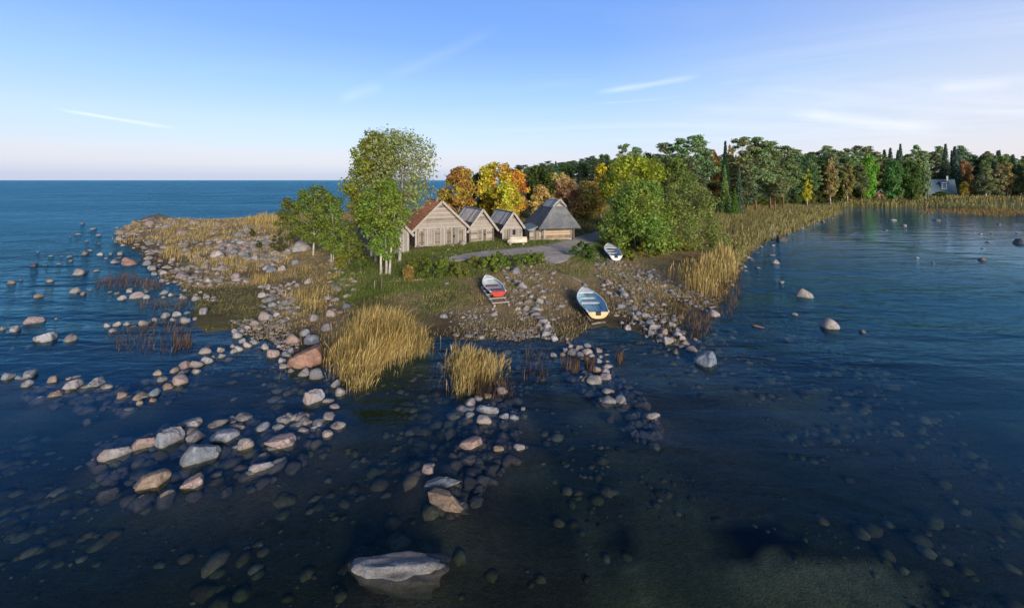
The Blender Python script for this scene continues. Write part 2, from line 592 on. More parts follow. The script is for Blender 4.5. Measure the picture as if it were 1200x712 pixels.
def mat_bark(name, c0, c1, scale=9.0):
    m, t = material(name)
    p = ocoord(t)
    n = t.noise(t.n('ShaderNodeMapping', {'Vector': p, 'Scale': (1, 1, 0.35)}).outputs[0], scale, 5, 0.7)
    finish(t, principled(t, t.ramp(n, [(0.35, C4(*c0)), (0.65, C4(*c1))]), 0.9, bump(t, n, 0.6, 0.03), 0.1))
    return m


def mat_planks(name, axis, width, c0, c1, gap=0.06, grain=1.0, dark=0.35):
    """weathered boards side by side along an object axis"""
    m, t = material(name)
    p = ocoord(t)
    xyz = t.n('ShaderNodeSeparateXYZ', {0: p}).outputs
    u = t.math('DIVIDE', xyz['XYZ'.index(axis)], width)
    cell = t.math('FLOOR', u)
    fr = t.math('FRACT', u)
    rnd = t.n('ShaderNodeTexWhiteNoise', {'W': cell}, noise_dimensions='1D').outputs[0]
    sc = [2.0, 2.0, 2.0]
    sc['XYZ'.index(axis)] = 26.0
    g = t.noise(t.n('ShaderNodeMapping', {'Vector': p, 'Scale': sc}).outputs[0], 1.0, 5, 0.7)
    bl = t.noise(p, 1.6, 4, 0.65)
    f = t.math('ADD', t.math('MULTIPLY', rnd, 0.5), t.math('ADD', t.math('MULTIPLY', g, 0.5 * grain), t.math('MULTIPLY', bl, 0.5)))
    c = t.ramp(f, [(0.45, C4(*[v * .75 for v in c0])), (0.72, C4(*[(p_ + q_) / 2 for p_, q_ in zip(c0, c1)])), (0.98, C4(*c1))])
    edge = t.math('LESS_THAN', t.math('MINIMUM', fr, t.math('SUBTRACT', 1.0, fr)), gap * 0.5)
    c = t.mix(t.math('MULTIPLY', edge, 1.0 - dark), c, C4(c0[0] * .25, c0[1] * .25, c0[2] * .25))
    h = t.math('SUBTRACT', t.math('MULTIPLY', g, 0.4), edge)
    finish(t, principled(t, c, 0.85, bump(t, h, 0.6, 0.02), 0.15))
    return m


def mat_plain(name, col, rough=0.6, var=0.25, scale=6.0, spec=0.3, metal=0.0):
    m, t = material(name)
    p = ocoord(t)
    n = t.math('ADD', t.math('MULTIPLY', t.noise(p, scale, 5, 0.65), 0.7), t.math('MULTIPLY', t.noise(p, scale * 7, 3, 0.6), 0.3))
    f = t.n('ShaderNodeMapRange', {0: n, 1: 0.3, 2: 0.7, 3: 1 - var, 4: 1 + var}).outputs[0]
    c = t.mix(1.0, C4(*col), t.n('ShaderNodeCombineXYZ', {0: f, 1: f, 2: f}).outputs[0], 'MULTIPLY')
    finish(t, principled(t, c, rough, bump(t, n, 0.15, 0.02), spec, Metallic=metal))
    return m


def mat_thatch():
    m, t = material('old_reed_thatch')
    p = ocoord(t)
    n = t.noise(t.n('ShaderNodeMapping', {'Vector': p, 'Scale': (14, 14, 3)}).outputs[0], 1.0, 5, 0.75)
    b = t.noise(p, 0.9, 4, 0.6)
    c = t.ramp(t.math('ADD', t.math('MULTIPLY', n, 0.6), t.math('MULTIPLY', b, 0.6)), [(0.4, C4(.07, .078, .088)), (0.6, C4(.14, .147, .158)), (0.8, C4(.24, .24, .24))])
    finish(t, principled(t, c, 0.95, bump(t, n, 0.9, 0.06), 0.1))
    return m


def mat_tile(name, c0, c1, axis_len='Y'):
    """rows of tiles or shingles running down a slope (rows by height, joints along the eave)"""
    m, t = material(name)
    p = ocoord(t)
    br = t.n('ShaderNodeTexBrick', {'Vector': t.n('ShaderNodeMapping', {'Vector': t.n('ShaderNodeCombineXYZ', {0: t.n('ShaderNodeSeparateXYZ', {0: p}).outputs['XYZ'.index(axis_len)], 1: t.n('ShaderNodeSeparateXYZ', {0: p}).outputs[2], 2: 0.0}).outputs[0]}).outputs[0],
                                  'Color1': C4(*c0), 'Color2': C4(*c1), 'Mortar': C4(c0[0] * .4, c0[1] * .4, c0[2] * .4), 'Scale': 1.0, 'Mortar Size': 0.012,
                                  'Brick Width': 0.3, 'Row Height': 0.2})
    n = t.noise(p, 2.2, 5, 0.65)
    f = t.n('ShaderNodeMapRange', {0: n, 1: 0.3, 2: 0.7, 3: 0.6, 4: 1.4}).outputs[0]
    c = t.mix(1.0, br.outputs[0], t.n('ShaderNodeCombineXYZ', {0: f, 1: f, 2: f}).outputs[0], 'MULTIPLY')
    h = t.math('SUBTRACT', t.math('MULTIPLY', n, 0.2), br.outputs['Fac'])
    finish(t, principled(t, c, 0.8, bump(t, h, 0.6, 0.03), 0.25))
    return m


def mat_path():
    m, t = material('path_gravel')
    p = wpos(t)
    n = t.noise(p, 1.3, 5, 0.6)
    g = t.noise(p, 30.0, 3, 0.7)
    c = t.ramp(t.math('ADD', t.math('MULTIPLY', n, 0.6), t.math('MULTIPLY', g, 0.4)), [(0.3, C4(.22, .195, .17)), (0.55, C4(.37, .34, .315)), (0.75, C4(.47, .445, .42))])
    finish(t, principled(t, c, 0.95, bump(t, g, 0.5, 0.03), 0.1))
    return m


def mat_blades(name, stops, trans=0.3):
    m, t = material(name)
    geo = t.n('ShaderNodeNewGeometry')
    r = geo.outputs['Random Per Island']
    n = t.noise(geo.outputs['Position'], 0.8, 3, 0.6)
    c = t.ramp(t.math('ADD', t.math('MULTIPLY', r, 0.65), t.math('MULTIPLY', t.math('SUBTRACT', n, 0.5), 1.3), clamp=False), stops)
    d = principled(t, c, 0.7, None, 0.15)
    tr = t.n('ShaderNodeBsdfTranslucent', {0: c}).outputs[0]
    finish(t, t.n('ShaderNodeMixShader', {0: trans, 1: d, 2: tr}).outputs[0])
    return m


M_GROUND = mat_ground()
M_WATER = mat_water()
M_ROCK = mat_rock()
M_RUBBLE = mat_rock(True)
M_COBBLE = mat_seabed_cobble()
M_LEAF = mat_foliage('leaf_green', 0.04, 0.9, 0.5)
M_AUTUMN = mat_foliage('leaf_autumn', 0.06, 0.8, 0.5)
M_NEEDLE = mat_foliage('needle_green', 0.045, 1.0, 0.4)
M_BARK = mat_bark('bark_grey', (.10, .085, .07), (.26, .235, .20))
M_PALEBARK = mat_bark('bark_pale', (.22, .20, .17), (.52, .49, .43))
M_BIRCH = mat_bark('bark_birch', (.10, .095, .09), (.62, .60, .57), 6.0)
M_PINEBARK = mat_bark('bark_pine', (.10, .06, .04), (.24, .135, .085))
M_PATH = mat_path()
M_REED = mat_blades('reed_straw', [(0.0, C4(.17, .13, .045)), (0.25, C4(.36, .265, .09)), (0.6, C4(.54, .40, .15)), (0.9, C4(.62, .50, .26))])
M_DRY = mat_blades('grass_dry', [(0.0, C4(.14, .115, .055)), (0.3, C4(.29, .225, .11)), (0.6, C4(.43, .33, .165)), (0.9, C4(.52, .43, .26))])
M_OLIVE = mat_blades('reed_olive', [(0.0, C4(.11, .12, .035)), (0.3, C4(.21, .195, .07)), (0.6, C4(.34, .28, .12)), (0.9, C4(.44, .37, .20))])
M_GREENBLADE = mat_blades('grass_green', [(0.0, C4(.065, .105, .02)), (0.35, C4(.13, .18, .035)), (0.65, C4(.21, .23, .055)), (0.95, C4(.32, .28, .10))])
M_REDWEED = mat_blades('weed_rust', [(0.0, C4(.05, .03, .015)), (0.4, C4(.14, .08, .035)), (0.7, C4(.24, .14, .06)), (1.0, C4(.32, .22, .10))])

# ------------------------------------------------------------------ stones: photo column, row, width, height, tone (s = under water)
ROCKS = """
179.4,254.3,11,7,d 176,261,14,8,p 159,260,10,5,n 148,262.7,6,4,g 193.8,260,8,5,p 194,265,10,6,g 167,264.8,7,4,g 142.4,271,12,7,g 155,273,11,6,p 140,278,9,6,g 144,286.3,9,4,w
148,280,8,6,b 109.5,267,9,4,d 97,261.4,7,2,d 91,273.4,8,3,d 82.5,276.3,4,3,d 102,280.5,6,5,n 115.5,274.5,8,4,d 116,283.5,6,5,g 98.6,295.6,10,6,n 106.5,292,8,4,d 118.5,296.5,9,6,w
124.7,300.7,8,5,w 81.7,299,8,5,n 60,299,7,3,d 72.5,299.3,5,3,d 83.4,304.4,8,4,n 69.6,307.7,6,4,n 54.8,309,5,4,n 40.4,309.6,10,5,d 44.7,294.8,6,2,d 91,317.8,19,10,w 113,315.5,7,5,n 103,316.7,5,2,d
14.7,329,11,7,n 25,328,6,2,d 59,328.5,11,4,p 44.7,346,11,6,n 87.3,339.7,14,8,w 97.7,343.6,9,5,g 105.5,338.6,7,3,w 153.3,303,22,16,o 141.5,295.6,10,7,g 139,300,7,5,g 134.8,305.4,10,6,g 129,295.6,7,6,b
179.5,313.3,12,7,g 172,307.4,12,6,b 192,319,10,5,w 182,320,9,5,b 190.5,328.5,9,5,g 197,330.5,8,5,g 152.5,339.7,11,7,w 142.4,347.8,12,8,w 160,345.8,17,9,p 173.5,346.5,10,7,w 137.3,342.8,9,4,g
191.2,342,13,6,g 129,341,8,4,d 171.9,342,7,3,g 200.5,343.6,8,7,w 192,347.5,8,4,g
213.5,321.4,16,10,p 215.5,347.8,10,5,w 229.5,347.8,12,8,w 241.3,346.7,9,7,w 250.5,347.3,8,5,w 205,328.8,8,5,w 232.5,330.6,8,5,w 229.5,321.4,7,4,w 245.8,327.6,10,6,w 254,325.4,7,4,w
287.6,328,9,8,w 277.5,323.4,14,7,p 239.6,309.4,9,5,b 231,301.5,11,6,g 222,300,6,4,p 256.4,296.8,18,11,w 227.8,259.4,15,6,p 204,261,8,4,p 238.8,260,8,5,p 213.5,272,16,6,p 219.4,313.3,8,7,g 209,315,9,6,g 201.7,315,7,5,p
276.7,294.8,13,8,g 289,298,12,8,b 299.4,301.5,12,9,w 297,290.5,12,8,g 270.8,288,11,6,g 260,290,9,6,b 310.4,297.6,8,5,w 284,294,8,7,g 281,274.5,16,6,g 288.5,267.8,10,6,b
354,285.5,23,18,w 323,292,6,6,w 316,302,8,6,b 329.7,313.3,13,9,w 318,315.8,14,7,b 345.7,307,9,7,b 334.8,301.5,9,4,w 361,329.3,10,6,w 347.4,333.5,9,5,g
307.8,345.3,11,6,w 317,350.4,13,6,b 326.4,347.3,7,4,w 319.6,356.3,11,6,w 332.3,354.6,12,8,g 318.8,345.3,8,5,p 309.5,358.8,7,3,w 320.5,339.7,6,4,w 339,337.4,6,3,w 396.3,337.7,12,8,b 382.8,347.8,8,7,g 392,350.4,13,6,b
11,373.5,13,8,ds 2.5,382,10,10,g 18.2,384.4,17,10,w 40.4,374.8,25,11,p 54,394.5,28,14,w 81.7,395.7,19,11,g 65.4,372,6,5,o 102,377.7,7,5,ns 33,402.5,9,7,ns 14.3,404,10,6,ds
126.4,380.6,11,6,w 137,377.7,11,10,w 149,377.4,9,8,w 157,381,6,4,w 169,377.4,14,9,w 182.5,373,9,7,w 193.8,368.8,12,8,w 132,386.6,9,5,w
8.4,436.7,19,17,g 36,437.8,22,11,b 31,447.6,16,12,g 23.6,441.4,12,6,b 63,443.4,15,10,n 82.6,451,25,14,w 110.4,448,28,14,g 65,461,28,10,n 35.4,460,20,11,ns 81,443,9,4,n 124,453,10,5,n 126,459,16,7,ns 143,462.4,15,9,n 102,460.6,11,6,ns
160,457,13,8,ds 180.3,457,15,15,b 165,464,19,10,n 180,468,10,6,o 164,471,10,7,n 186,435.5,12,9,g 190.5,443.4,15,8,b 194.6,452,13,10,n 157,478,14,5,ns 45.5,449.3,6,6,ns
207.6,367,12,8,w 217.7,373,15,12,w 238.8,363.7,14,10,w 203.4,373.8,9,5,w 219.4,366,9,4,w 228.6,371.8,8,5,w 310.4,369.8,18,12,g 298.2,378.2,14,8,w 279.2,392,13,9,w 283.4,387,9,7,w 288.5,383.6,8,6,w 276.7,387,9,6,w
283.4,398.4,11,8,w 291,403.3,12,8,w 299.4,400,12,7,w 280.9,407.2,12,9,w 273,410,9,8,w 274,404,8,7,w 312,403,12,13,w 321,411.7,18,15,p 259.5,408.9,11,8,w 259,416,10,7,g 242,410.5,16,9,w 243.5,420.7,16,11,w 231.5,425.4,18,11,g 216,427.7,17,11,p
213.5,436,17,8,b 230.3,434.5,12,7,g 211,444.2,22,16,p 204,432.8,11,9,n 200,451,6,5,p 249,418,8,6,g 359,415.6,42,36,o 345,396,20,14,p 356.7,387.8,14,13,g 366,395.4,20,17,b 366,371,15,11,g 382.8,378.5,14,20,g 389.5,365,13,13,w
355.9,435.3,14,12,g 371.9,437.5,18,14,b 340,408,9,11,b 331.4,420.7,11,10,g 333,428,11,7,g 340.7,433.3,7,6,g 333.6,414,8,7,b 367.3,461,25,27,g 393,449,12,10,g 398.8,457,14,14,g 385.3,468.3,14,7,g 392,476,14,7,g 335.6,374,8,5,w 324.7,368.4,9,6,w
134.8,530.5,42,20,g 169,518.8,30,19,p 116,545,19,11,ns 172.7,540,34,16,ds 176,562,42,27,n 126,572.7,28,16,ns 103,490,11,8,ns 198.5,511.5,35,27,g 224,494.8,31,14,g 229.6,511.3,26,16,g 235,531.4,46,33,b 226,563.8,28,20,p
250.4,498,14,7,g 261,510,35,20,g 286.5,487.8,20,12,g 280.6,499.3,16,9,g 274,493.4,8,5,g 291.7,504.5,12,8,ns 307.9,499.8,17,11,g 288,519,21,17,g 333,491.5,21,11,g 326,499.8,16,8,b 340,487.2,12,8,g 356.3,486.3,19,8,g 358.5,493.7,14,10,g
356.2,502.3,14,8,g 373.3,494.7,14,9,g 385.4,487.4,18,11,g 396,498.4,19,11,g 384,507.3,14,10,g 329.7,515.6,39,20,p 305.7,546.6,29,14,g 284.3,544.3,21,9,os 304.4,533.2,20,10,ds 252.8,553.6,15,8,ns 365,507,13,8,ds 360,516.5,14,8,ds
551.5,471.2,13,10,g 561,465.8,11,7,g 571,463,10,7,n 588.3,457,13,9,w 550,453.6,9,5,g 548.4,478.7,13,7,g 571,479.3,28,12,w 568,490.4,18,14,g 550.9,484.8,11,8,b 590.7,486.8,12,7,w 601.8,487.8,9,7,b 613,477.7,6,5,w
552.5,519.1,28,14,p 551.9,534.5,28,14,ns 531.6,529.9,13,13,ns 502.3,549,15,12,p 505.4,543.6,10,5,g 518.5,552,12,7,os 555,559,24,20,ds 518.5,565.6,44,16,b 523.5,587.5,58,22,n 608.5,523.2,13,8,w 584.2,524.4,13,9,n 586.2,515,15,7,ds 602.4,507.6,10,6,ds 570,503,8,6,ns 604.4,537,15,8,ns
604.7,317.3,14,8,b 606,329,9,9,g 613.5,334,13,8,w 594,323.6,6,5,g 602.7,339.4,8,4,w 611.4,344,6,7,b 599.3,347,7,5,w 622,347.4,9,4,w 630.3,348.5,7,5,b 618,354,9,5,g 633,352.3,9,7,w 640,353.6,7,4,w 605.6,355,6,3,w 616,361,9,6,w 606.7,361.7,7,4,w
609,365.4,7,4,w 630.3,361,15,6,w 627,368.7,12,6,g 633,371.7,13,6,g 616,370.4,8,5,g 636,376,14,7,w 641.8,381,10,8,w 639.7,390,13,9,w 621,385.8,8,5,w 657,358,9,4,w 647,372.8,8,5,w 633,333,8,4,w 685.6,333,7,5,w 578.4,368.5,9,5,w 549.4,393,10,5,w 564,395,9,5,w
520.7,370,10,6,w 534,392,8,4,w 541,285,9,6,w 531,287,7,4,w 490,288,7,4,w 429.4,313.4,6,5,p 402.7,309.5,9,8,w 400,318,7,7,b 405,345,7,6,b 407,358,11,6,b 523.7,331.4,6,4,w
649.6,396.4,8,6,w 644,396,6,5,g 666,400.5,7,6,g 669.7,404.6,10,6,w 678.4,407,12,8,g 688.7,404.3,9,5,w 687.5,411.4,14,9,w 670.8,412.3,13,9,g 664,409.6,9,8,g 648.8,415.2,8,6,w 659.4,415,8,5,w 679.4,415.2,9,7,w 693,416,8,5,w 685.5,419.7,11,5,w 701.4,410,9,6,g 703.4,416.7,7,5,b 711,414,6,5,g 702,421.7,7,7,w 710.7,421,6,7,w
712.5,428.5,12,5,w 699.6,432.3,11,9,n 708.7,433.8,6,4,g 686.7,437.3,7,5,w 681.9,441.4,7,5,b 696.9,445,21,13,g 709.5,441.4,17,9,p 694.3,455.4,14,10,ds 712.2,457,15,9,w 714.8,467.2,18,12,g 727,467,13,12,g 729,441,9,8,ds 736,451.7,12,6,ns 746.6,457.3,12,6,ds 752.7,472.5,20,10,ns 764.8,486,20,9,g 757.3,505.5,18,11,ds 723,476.8,13,5,ds
792,411,8,7,d 784.5,408.8,5,4,g 700,322,6,4,b 713.5,329.7,10,7,p 761.3,323.3,9,5,b 759.8,316.8,6,5,g 727,340.3,8,4,w 731.7,344,11,6,b 714,342.6,9,5,w 706.7,337.3,7,5,g 728,358.5,10,6,w 739.3,361.3,15,6,b 748.4,366.4,9,6,g 755.7,368.8,9,6,w 744.6,371.9,8,6,g 735.5,383,9,6,w 740.8,377.2,7,5,g 764.3,367.3,5,4,w 771,367.6,5,4,w
778,367.2,7,4,w 781.8,370.7,6,4,w 787,374.5,7,6,g 776.9,376.3,9,5,w 787.8,379.3,9,5,w 767.3,373,8,5,g 761.3,376.7,9,6,b 766.6,382.5,14,9,w 752,376.7,8,8,g 755,380.5,8,5,w 763.9,389.2,9,7,w 756.7,392.7,7,5,w 778.7,387.6,10,9,g 773,393,8,7,g 793.9,390.4,12,10,w 798.9,395.4,9,7,w 782.8,398.4,13,9,w 771,398,7,5,g 802,401,11,6,w 791.6,403,7,5,g 800,405.8,9,4,b 810.9,408.6,15,8,p 814.4,396,7,5,w
827.2,420,27,20,b 836.3,367,14,9,w 821.6,360.8,7,5,w 815.4,358.5,7,4,w 808.7,355.2,7,4,w 827.5,363.4,6,3,w 803.7,351,6,4,g 834,362.3,6,4,w 835.6,341,6,6,g 786.3,339.6,7,4,b 788.6,343.4,10,4,b 796.2,334.3,9,4,b 856.8,331.2,7,6,p 778,334,8,4,g
943,343.2,21,12,w 931.3,366.8,7,5,w 972,377.7,24,17,w 888.9,382,16,4,o 1011,388,10,4,d 915.8,330.2,8,3,d 923.4,395,13,6,ns 854.3,384.6,11,4,ds
916.6,278.5,14,9,d 904.8,297.8,7,4,w 908.2,306.6,10,5,w 888.2,313,6,3,w 906,286.9,7,3,w 882.8,286.4,6,5,p 891.6,287.6,6,4,g 865.8,306.6,5,5,g 964.4,258.4,6,4,g 953.7,258.5,4,3,g 872.6,299,7,3,n
1046.3,256.4,9,4,g 1059,262.8,8,4,g 1038.2,268.7,7,3,d 1097.2,256,8,5,b 1148.8,272.8,6,4,d 1161.2,273,5,3,d 1170.5,261.8,6,3,d 1157.5,283,8,3,d 1151.6,289.6,6,4,d 1150.8,301.6,12,8,d 1074.6,300.8,7,4,d 1093.2,307.3,6,2,d 1196,282.5,17,7,d 1192,272,7,3,d
"""
TONES = {'g': (.185, .185, .20), 'w': (.265, .26, .27), 'p': (.235, .185, .18), 'o': (.24, .135, .10), 'b': (.14, .165, .20), 'd': (.07, .07, .075), 'n': (.20, .155, .125)}
TONE_WORD = {'g': 'grey', 'w': 'pale grey', 'p': 'pinkish', 'o': 'reddish brown', 'b': 'blue-grey', 'd': 'dark', 'n': 'brown'}
rock_specs = []
for tok in ROCKS.split():
    a = tok.split(',')
    px_, py_, w_, h_ = map(float, a[:4])
    rock_specs.append({'x': px_, 'y': py_, 'w': w_, 'h': h_, 'tone': a[4][0], 'sub': a[4].endswith('s')})
rock_specs.sort(key=lambda r: -r['w'] * r['h'])
ROCK_RUBBLE = rock_specs[299:]
rock_specs = rock_specs[:299]

for r in rock_specs + ROCK_RUBBLE:
    yb = r['y'] + r['h'] / 2
    if r['sub']:
        x, y = gp(r['x'], yb, -0.06)
        zg = 0.0
        r['land'] = False
    else:
        x, y = gp(r['x'], yb)
        zg = tz(x, y)
        r['land'] = zg > 0.02
        if r['land']:
            x, y, zg = gpt(r['x'], yb)
        else:
            zg = 0.0
    d = (CAMH - zg) / y * F
    Hm = r['h'] * y / F
    t = d / F
    a = 0.5 * r['w'] * y / F / stretch(r['x']) * 1.06
    b = min(0.95 * a, 0.40 * Hm / t)
    c = Hm * math.sqrt(max(1 - 2 * b * t / Hm, 0.05))
    c = min(c, 1.05 * a)
    yc = y + b
    r['pos'] = ((r['x'] - CX) / F * yc, yc)
    r['abc'] = (a, b, c)
    if r['sub']:
        r['zc'] = -0.025 - c
    elif r['land']:
        r['zc'] = tz(*r['pos']) + 0.02 * c
    else:
        r['zc'] = 0.0
    if not r['land'] and y < 60:
        BUMPS.append((r['pos'][0], r['pos'][1], r['zc'] - 0.55 * c, max(a, b)))
_fx, _fy = gp(458, 680)
BUMPS.append((_fx, _fy + 0.3, -0.20, 0.9))

# ------------------------------------------------------------------ ground, water, path
def graded(parts):
    out = []
    for a, b, s in parts:
        out += list(np.arange(a, b, s))
    return out


def expo(a, b, n):
    return list(a * (b / a) ** (np.arange(n) / (n - 1)))


def build_ground():
    ys = [-20000, -2000, -300, -60, -20, -6, 0] + graded([(2, 20, .3), (20, 50, .4), (50, 90, .9), (90, 150, 2.2), (150, 500, 9)]) + expo(500, 24000, 14)
    xr = graded([(0, 22, .4), (22, 46, .55), (46, 80, 1.1), (80, 150, 3), (150, 300, 9)]) + expo(300, 24000, 14)
    xs = sorted(set([-v for v in xr] + xr))
    xs, ys = np.array(xs), np.array(ys)
    X, Y = np.meshgrid(xs, ys)
    Xf, Yf = X.ravel(), Y.ravel()
    Z = terrain_z(Xf, Yf)
    nx, ny = len(xs), len(ys)
    i, j = np.meshgrid(np.arange(nx - 1), np.arange(ny - 1))
    a = (j * nx + i).ravel()
    me = np_mesh('ground', np.stack([Xf, Yf, Z], 1), np.stack([a, a + 1, a + nx + 1, a + nx], 1), True)
    # surface colours: dry grass, green grass by the huts, wet brown shore, seabed, pale sand
    ins = inside(LAND, Xf, Yf)
    dist = dist_poly(LAND, Xf, Yf)
    n1, n2 = fbm(Xf, Yf, 0.35, 4.0), fbm(Xf, Yf, 1.1, 6.0)
    def c(*v):
        return np.array(v)[None, :]
    col = np.ones((len(Xf), 3)) * c(.21, .155, .085)
    k = smooth(-0.3, 0.6, n1 + 0.5 * n2)[:, None]
    col = col * (1 - k) + c(.15, .13, .06) * k
    g = np.zeros(len(Xf))
    for poly, zg in ((GREEN1, 0.9), (GREEN3, 0.3), (GREEN3, 0.1), (GREEN4, 1.2)):
        pw = np.array([gp(px, py, zg) for px, py in poly])
        ip = inside(pw, Xf, Yf)
        dd = dist_poly(pw, Xf, Yf)
        g = np.maximum(g, np.where(ip, smooth(-0.6, 2.0, dd + 1.0 * n1), smooth(1.6, 0.0, dd)*0.4))
    g = (np.clip(g * (0.75 + 0.35 * n2), 0, 1))[:, None]
    col = col * (1 - g) + c(.075, .10, .028) * g
    b = (smooth(3.0, 0.6, dist + 0.8 * n2) * (Yf < 60))[:, None]
    col = col * (1 - b) + c(.062, .047, .028) * b
    b2 = (smooth(0.1, 0.7, fbm(Xf, Yf, 0.5, 9.0)) * smooth(9, 3, dist) * (Yf < 50))[:, None] * 0.75
    col = col * (1 - b2) + c(.085, .058, .034) * b2
    pw2 = np.array([gp(px, py, 0.2) for px, py in GREEN2])
    mo = (inside(pw2, Xf, Yf) * smooth(-.7, .5, n2 + .5))[:, None] * .85
    col = col * (1 - mo) + c(.085, .078, .03) * mo
    far = smooth(60, 120, Yf)[:, None]
    col = col * (1 - far) + c(.105, .108, .042) * far
    sea = (~ins)[:, None]
    sc = np.ones((len(Xf), 3)) * c(.125, .105, .064)
    kk = smooth(-0.5, 0.6, fbm(Xf, Yf, 0.6, 2.5))[:, None]
    sc = sc * (1 - kk) + c(.075, .08, .045) * kk
    ps = inside(SAND, Xf + 0.5 * n2, Yf + 0.4 * n1)[:, None]
    sc = np.where(ps, c(.40, .34, .18), sc)
    pw = inside(WEED, Xf + 0.3 * n2, Yf + 0.25 * n1)[:, None]
    sc = np.where(pw, c(.012, .014, .012), sc)
    patch = (smooth(0.25, 0.6, fbm(Xf, Yf, 0.33, 12.0)) * (Xf > 1.5))[:, None]
    sc = sc * (1 - patch) + c(.19, .18, .10) * patch
    col = np.where(sea, sc, col)
    at = me.color_attributes.new('Col', 'FLOAT_COLOR', 'POINT')
    at.data.foreach_set('color', np.concatenate([col, np.ones((len(col), 1))], 1).astype(np.float32).ravel())
    tag(link('ground', me, None, (M_GROUND,)), None, None, None, 'structure')


GREEN1 = [(412, 296), (500, 287), (600, 280), (690, 272), (765, 266), (775, 280), (720, 302), (690, 306), (660, 302), (620, 308), (560, 318), (500, 330), (440, 338), (398, 345), (385, 318)]
GREEN2 = [(210, 337), (300, 334), (322, 345), (318, 366), (280, 384), (240, 386), (226, 372)]
GREEN3 = [(470, 352), (545, 330), (560, 345), (540, 372), (480, 374)]
GREEN4 = [(940, 236), (1000, 231), (1200, 226), (1200, 235), (1040, 236), (960, 240)]
build_ground()


def build_water():
    R = 22000.0
    xs = np.array([-R, R])
    # closed body of water: surface at 0, underside below the deepest seabed
    v = [(-R, -R, 0), (R, -R, 0), (R, R, 0), (-R, R, 0), (-R, -R, -6), (R, -R, -6), (R, R, -6), (-R, R, -6)]
    mb = MB()
    mb.add(v, [(0, 1, 2, 3), (7, 6, 5, 4), (4, 5, 1, 0), (5, 6, 2, 1), (6, 7, 3, 2), (7, 4, 0, 3)])
    tag(mb.build('water', M_WATER), None, None, None, 'structure')


build_water()


def build_path():
    """gravel track past the huts"""
    centre = [(742, 263, 3), (720, 269, 5), (698, 276, 7), (676, 284, 9), (652, 291, 10), (622, 293, 7), (592, 295, 6.5), (564, 298, 5.5), (540, 302, 4.5), (524, 306, 3)]
    spur = [(655, 290, 8), (654, 297, 8), (650, 304, 5), (648, 309, 2)]
    mb_v, mb_f = [], []

    for line, dz in ((centre, 0.0), (spur, 0.004)):
        pts = []
        for px, py, hw in line:
            x, y, z = gpt(px, py)
            pts.append((x, y, hw))
        P = []
        for i in range(len(pts) - 1):
            for k in range(10):
                f = k / 10
                P.append([pts[i][q] * (1 - f) + pts[i + 1][q] * f for q in range(3)])
        P.append(list(pts[-1]))
        rows = []
        for i, (x, y, hw) in enumerate(P):
            x0, y0 = P[max(i - 1, 0)][:2]
            x1, y1 = P[min(i + 1, len(P) - 1)][:2]
            d = Vector((x1 - x0, y1 - y0)).normalized()
            n = Vector((-d.y, d.x))
            wid = hw * 0.215 + 0.25 * float(fbm(np.array([x]), np.array([y]), 1.7, 3.0)[0])
            row = []
            for k in range(9):
                o = (k / 8 - 0.5) * 2 * max(wid, 0.25)
                qx, qy = x + n.x * o, y + n.y * o
                row.append((qx, qy, tz(qx, qy) + (0.03 if 0 < k < 8 else -0.03) + dz))
            rows.append(row)
        b = len(mb_v)
        for r in rows:
            mb_v.extend(r)
        for i in range(len(rows) - 1):
            for k in range(8):
                a = b + i * 9 + k
                mb_f.append((a, a + 1, a + 10, a + 9))
    me = np_mesh('path', np.array(mb_v), np.array(mb_f), True)
    tag(link('path', me, None, (M_PATH,)), None, None, None, 'structure')


build_path()

# ------------------------------------------------------------------ fishing huts
M_BOARD_X = mat_planks('weathered_boards_upright', 'X', 0.17, (.125, .118, .108), (.31, .292, .27))
M_BOARD_Z = mat_planks('weathered_boards_level', 'Z', 0.19, (.165, .148, .13), (.345, .31, .272), 0.05)
M_SIDE = mat_planks('weathered_boards_side', 'Y', 0.18, (.11, .10, .09), (.25, .23, .20))
M_DOOR = mat_planks('door_boards', 'X', 0.13, (.12, .10, .08), (.25, .215, .175), 0.08)
M_LOG = mat_planks('log_wall', 'Z', 0.24, (.17, .12, .08), (.42, .33, .24), 0.10)
M_TRIM = mat_plain('sawn_trim', (.30, .28, .255), 0.85, 0.3, 5)
M_TRIMDARK = mat_plain('dark_trim', (.10, .085, .07), 0.85, 0.3, 5)
M_NEARBLACK = mat_plain('dark_opening', (.012, .011, .010), 0.9, 0.2, 5)  # near-black colour stands in for the unlit inside of hatches and panes
M_RUST = mat_tile('rust_tiles', (.56, .19, .05), (.70, .29, .10))
M_SHINGLE = mat_tile('dark_shingles', (.045, .05, .058), (.085, .09, .10))
M_GREYPLANK = mat_planks('silvered_planks', 'Y', 0.32, (.22, .23, .25), (.55, .55, .56), 0.03)
M_THATCH = mat_thatch()
M_FELT = mat_plain('blue_roofing_felt', (.17, .24, .27), 0.7, 0.3, 3)
M_STONE = mat_plain('plinth_stone', (.38, .36, .33), 0.9, 0.3, 4)


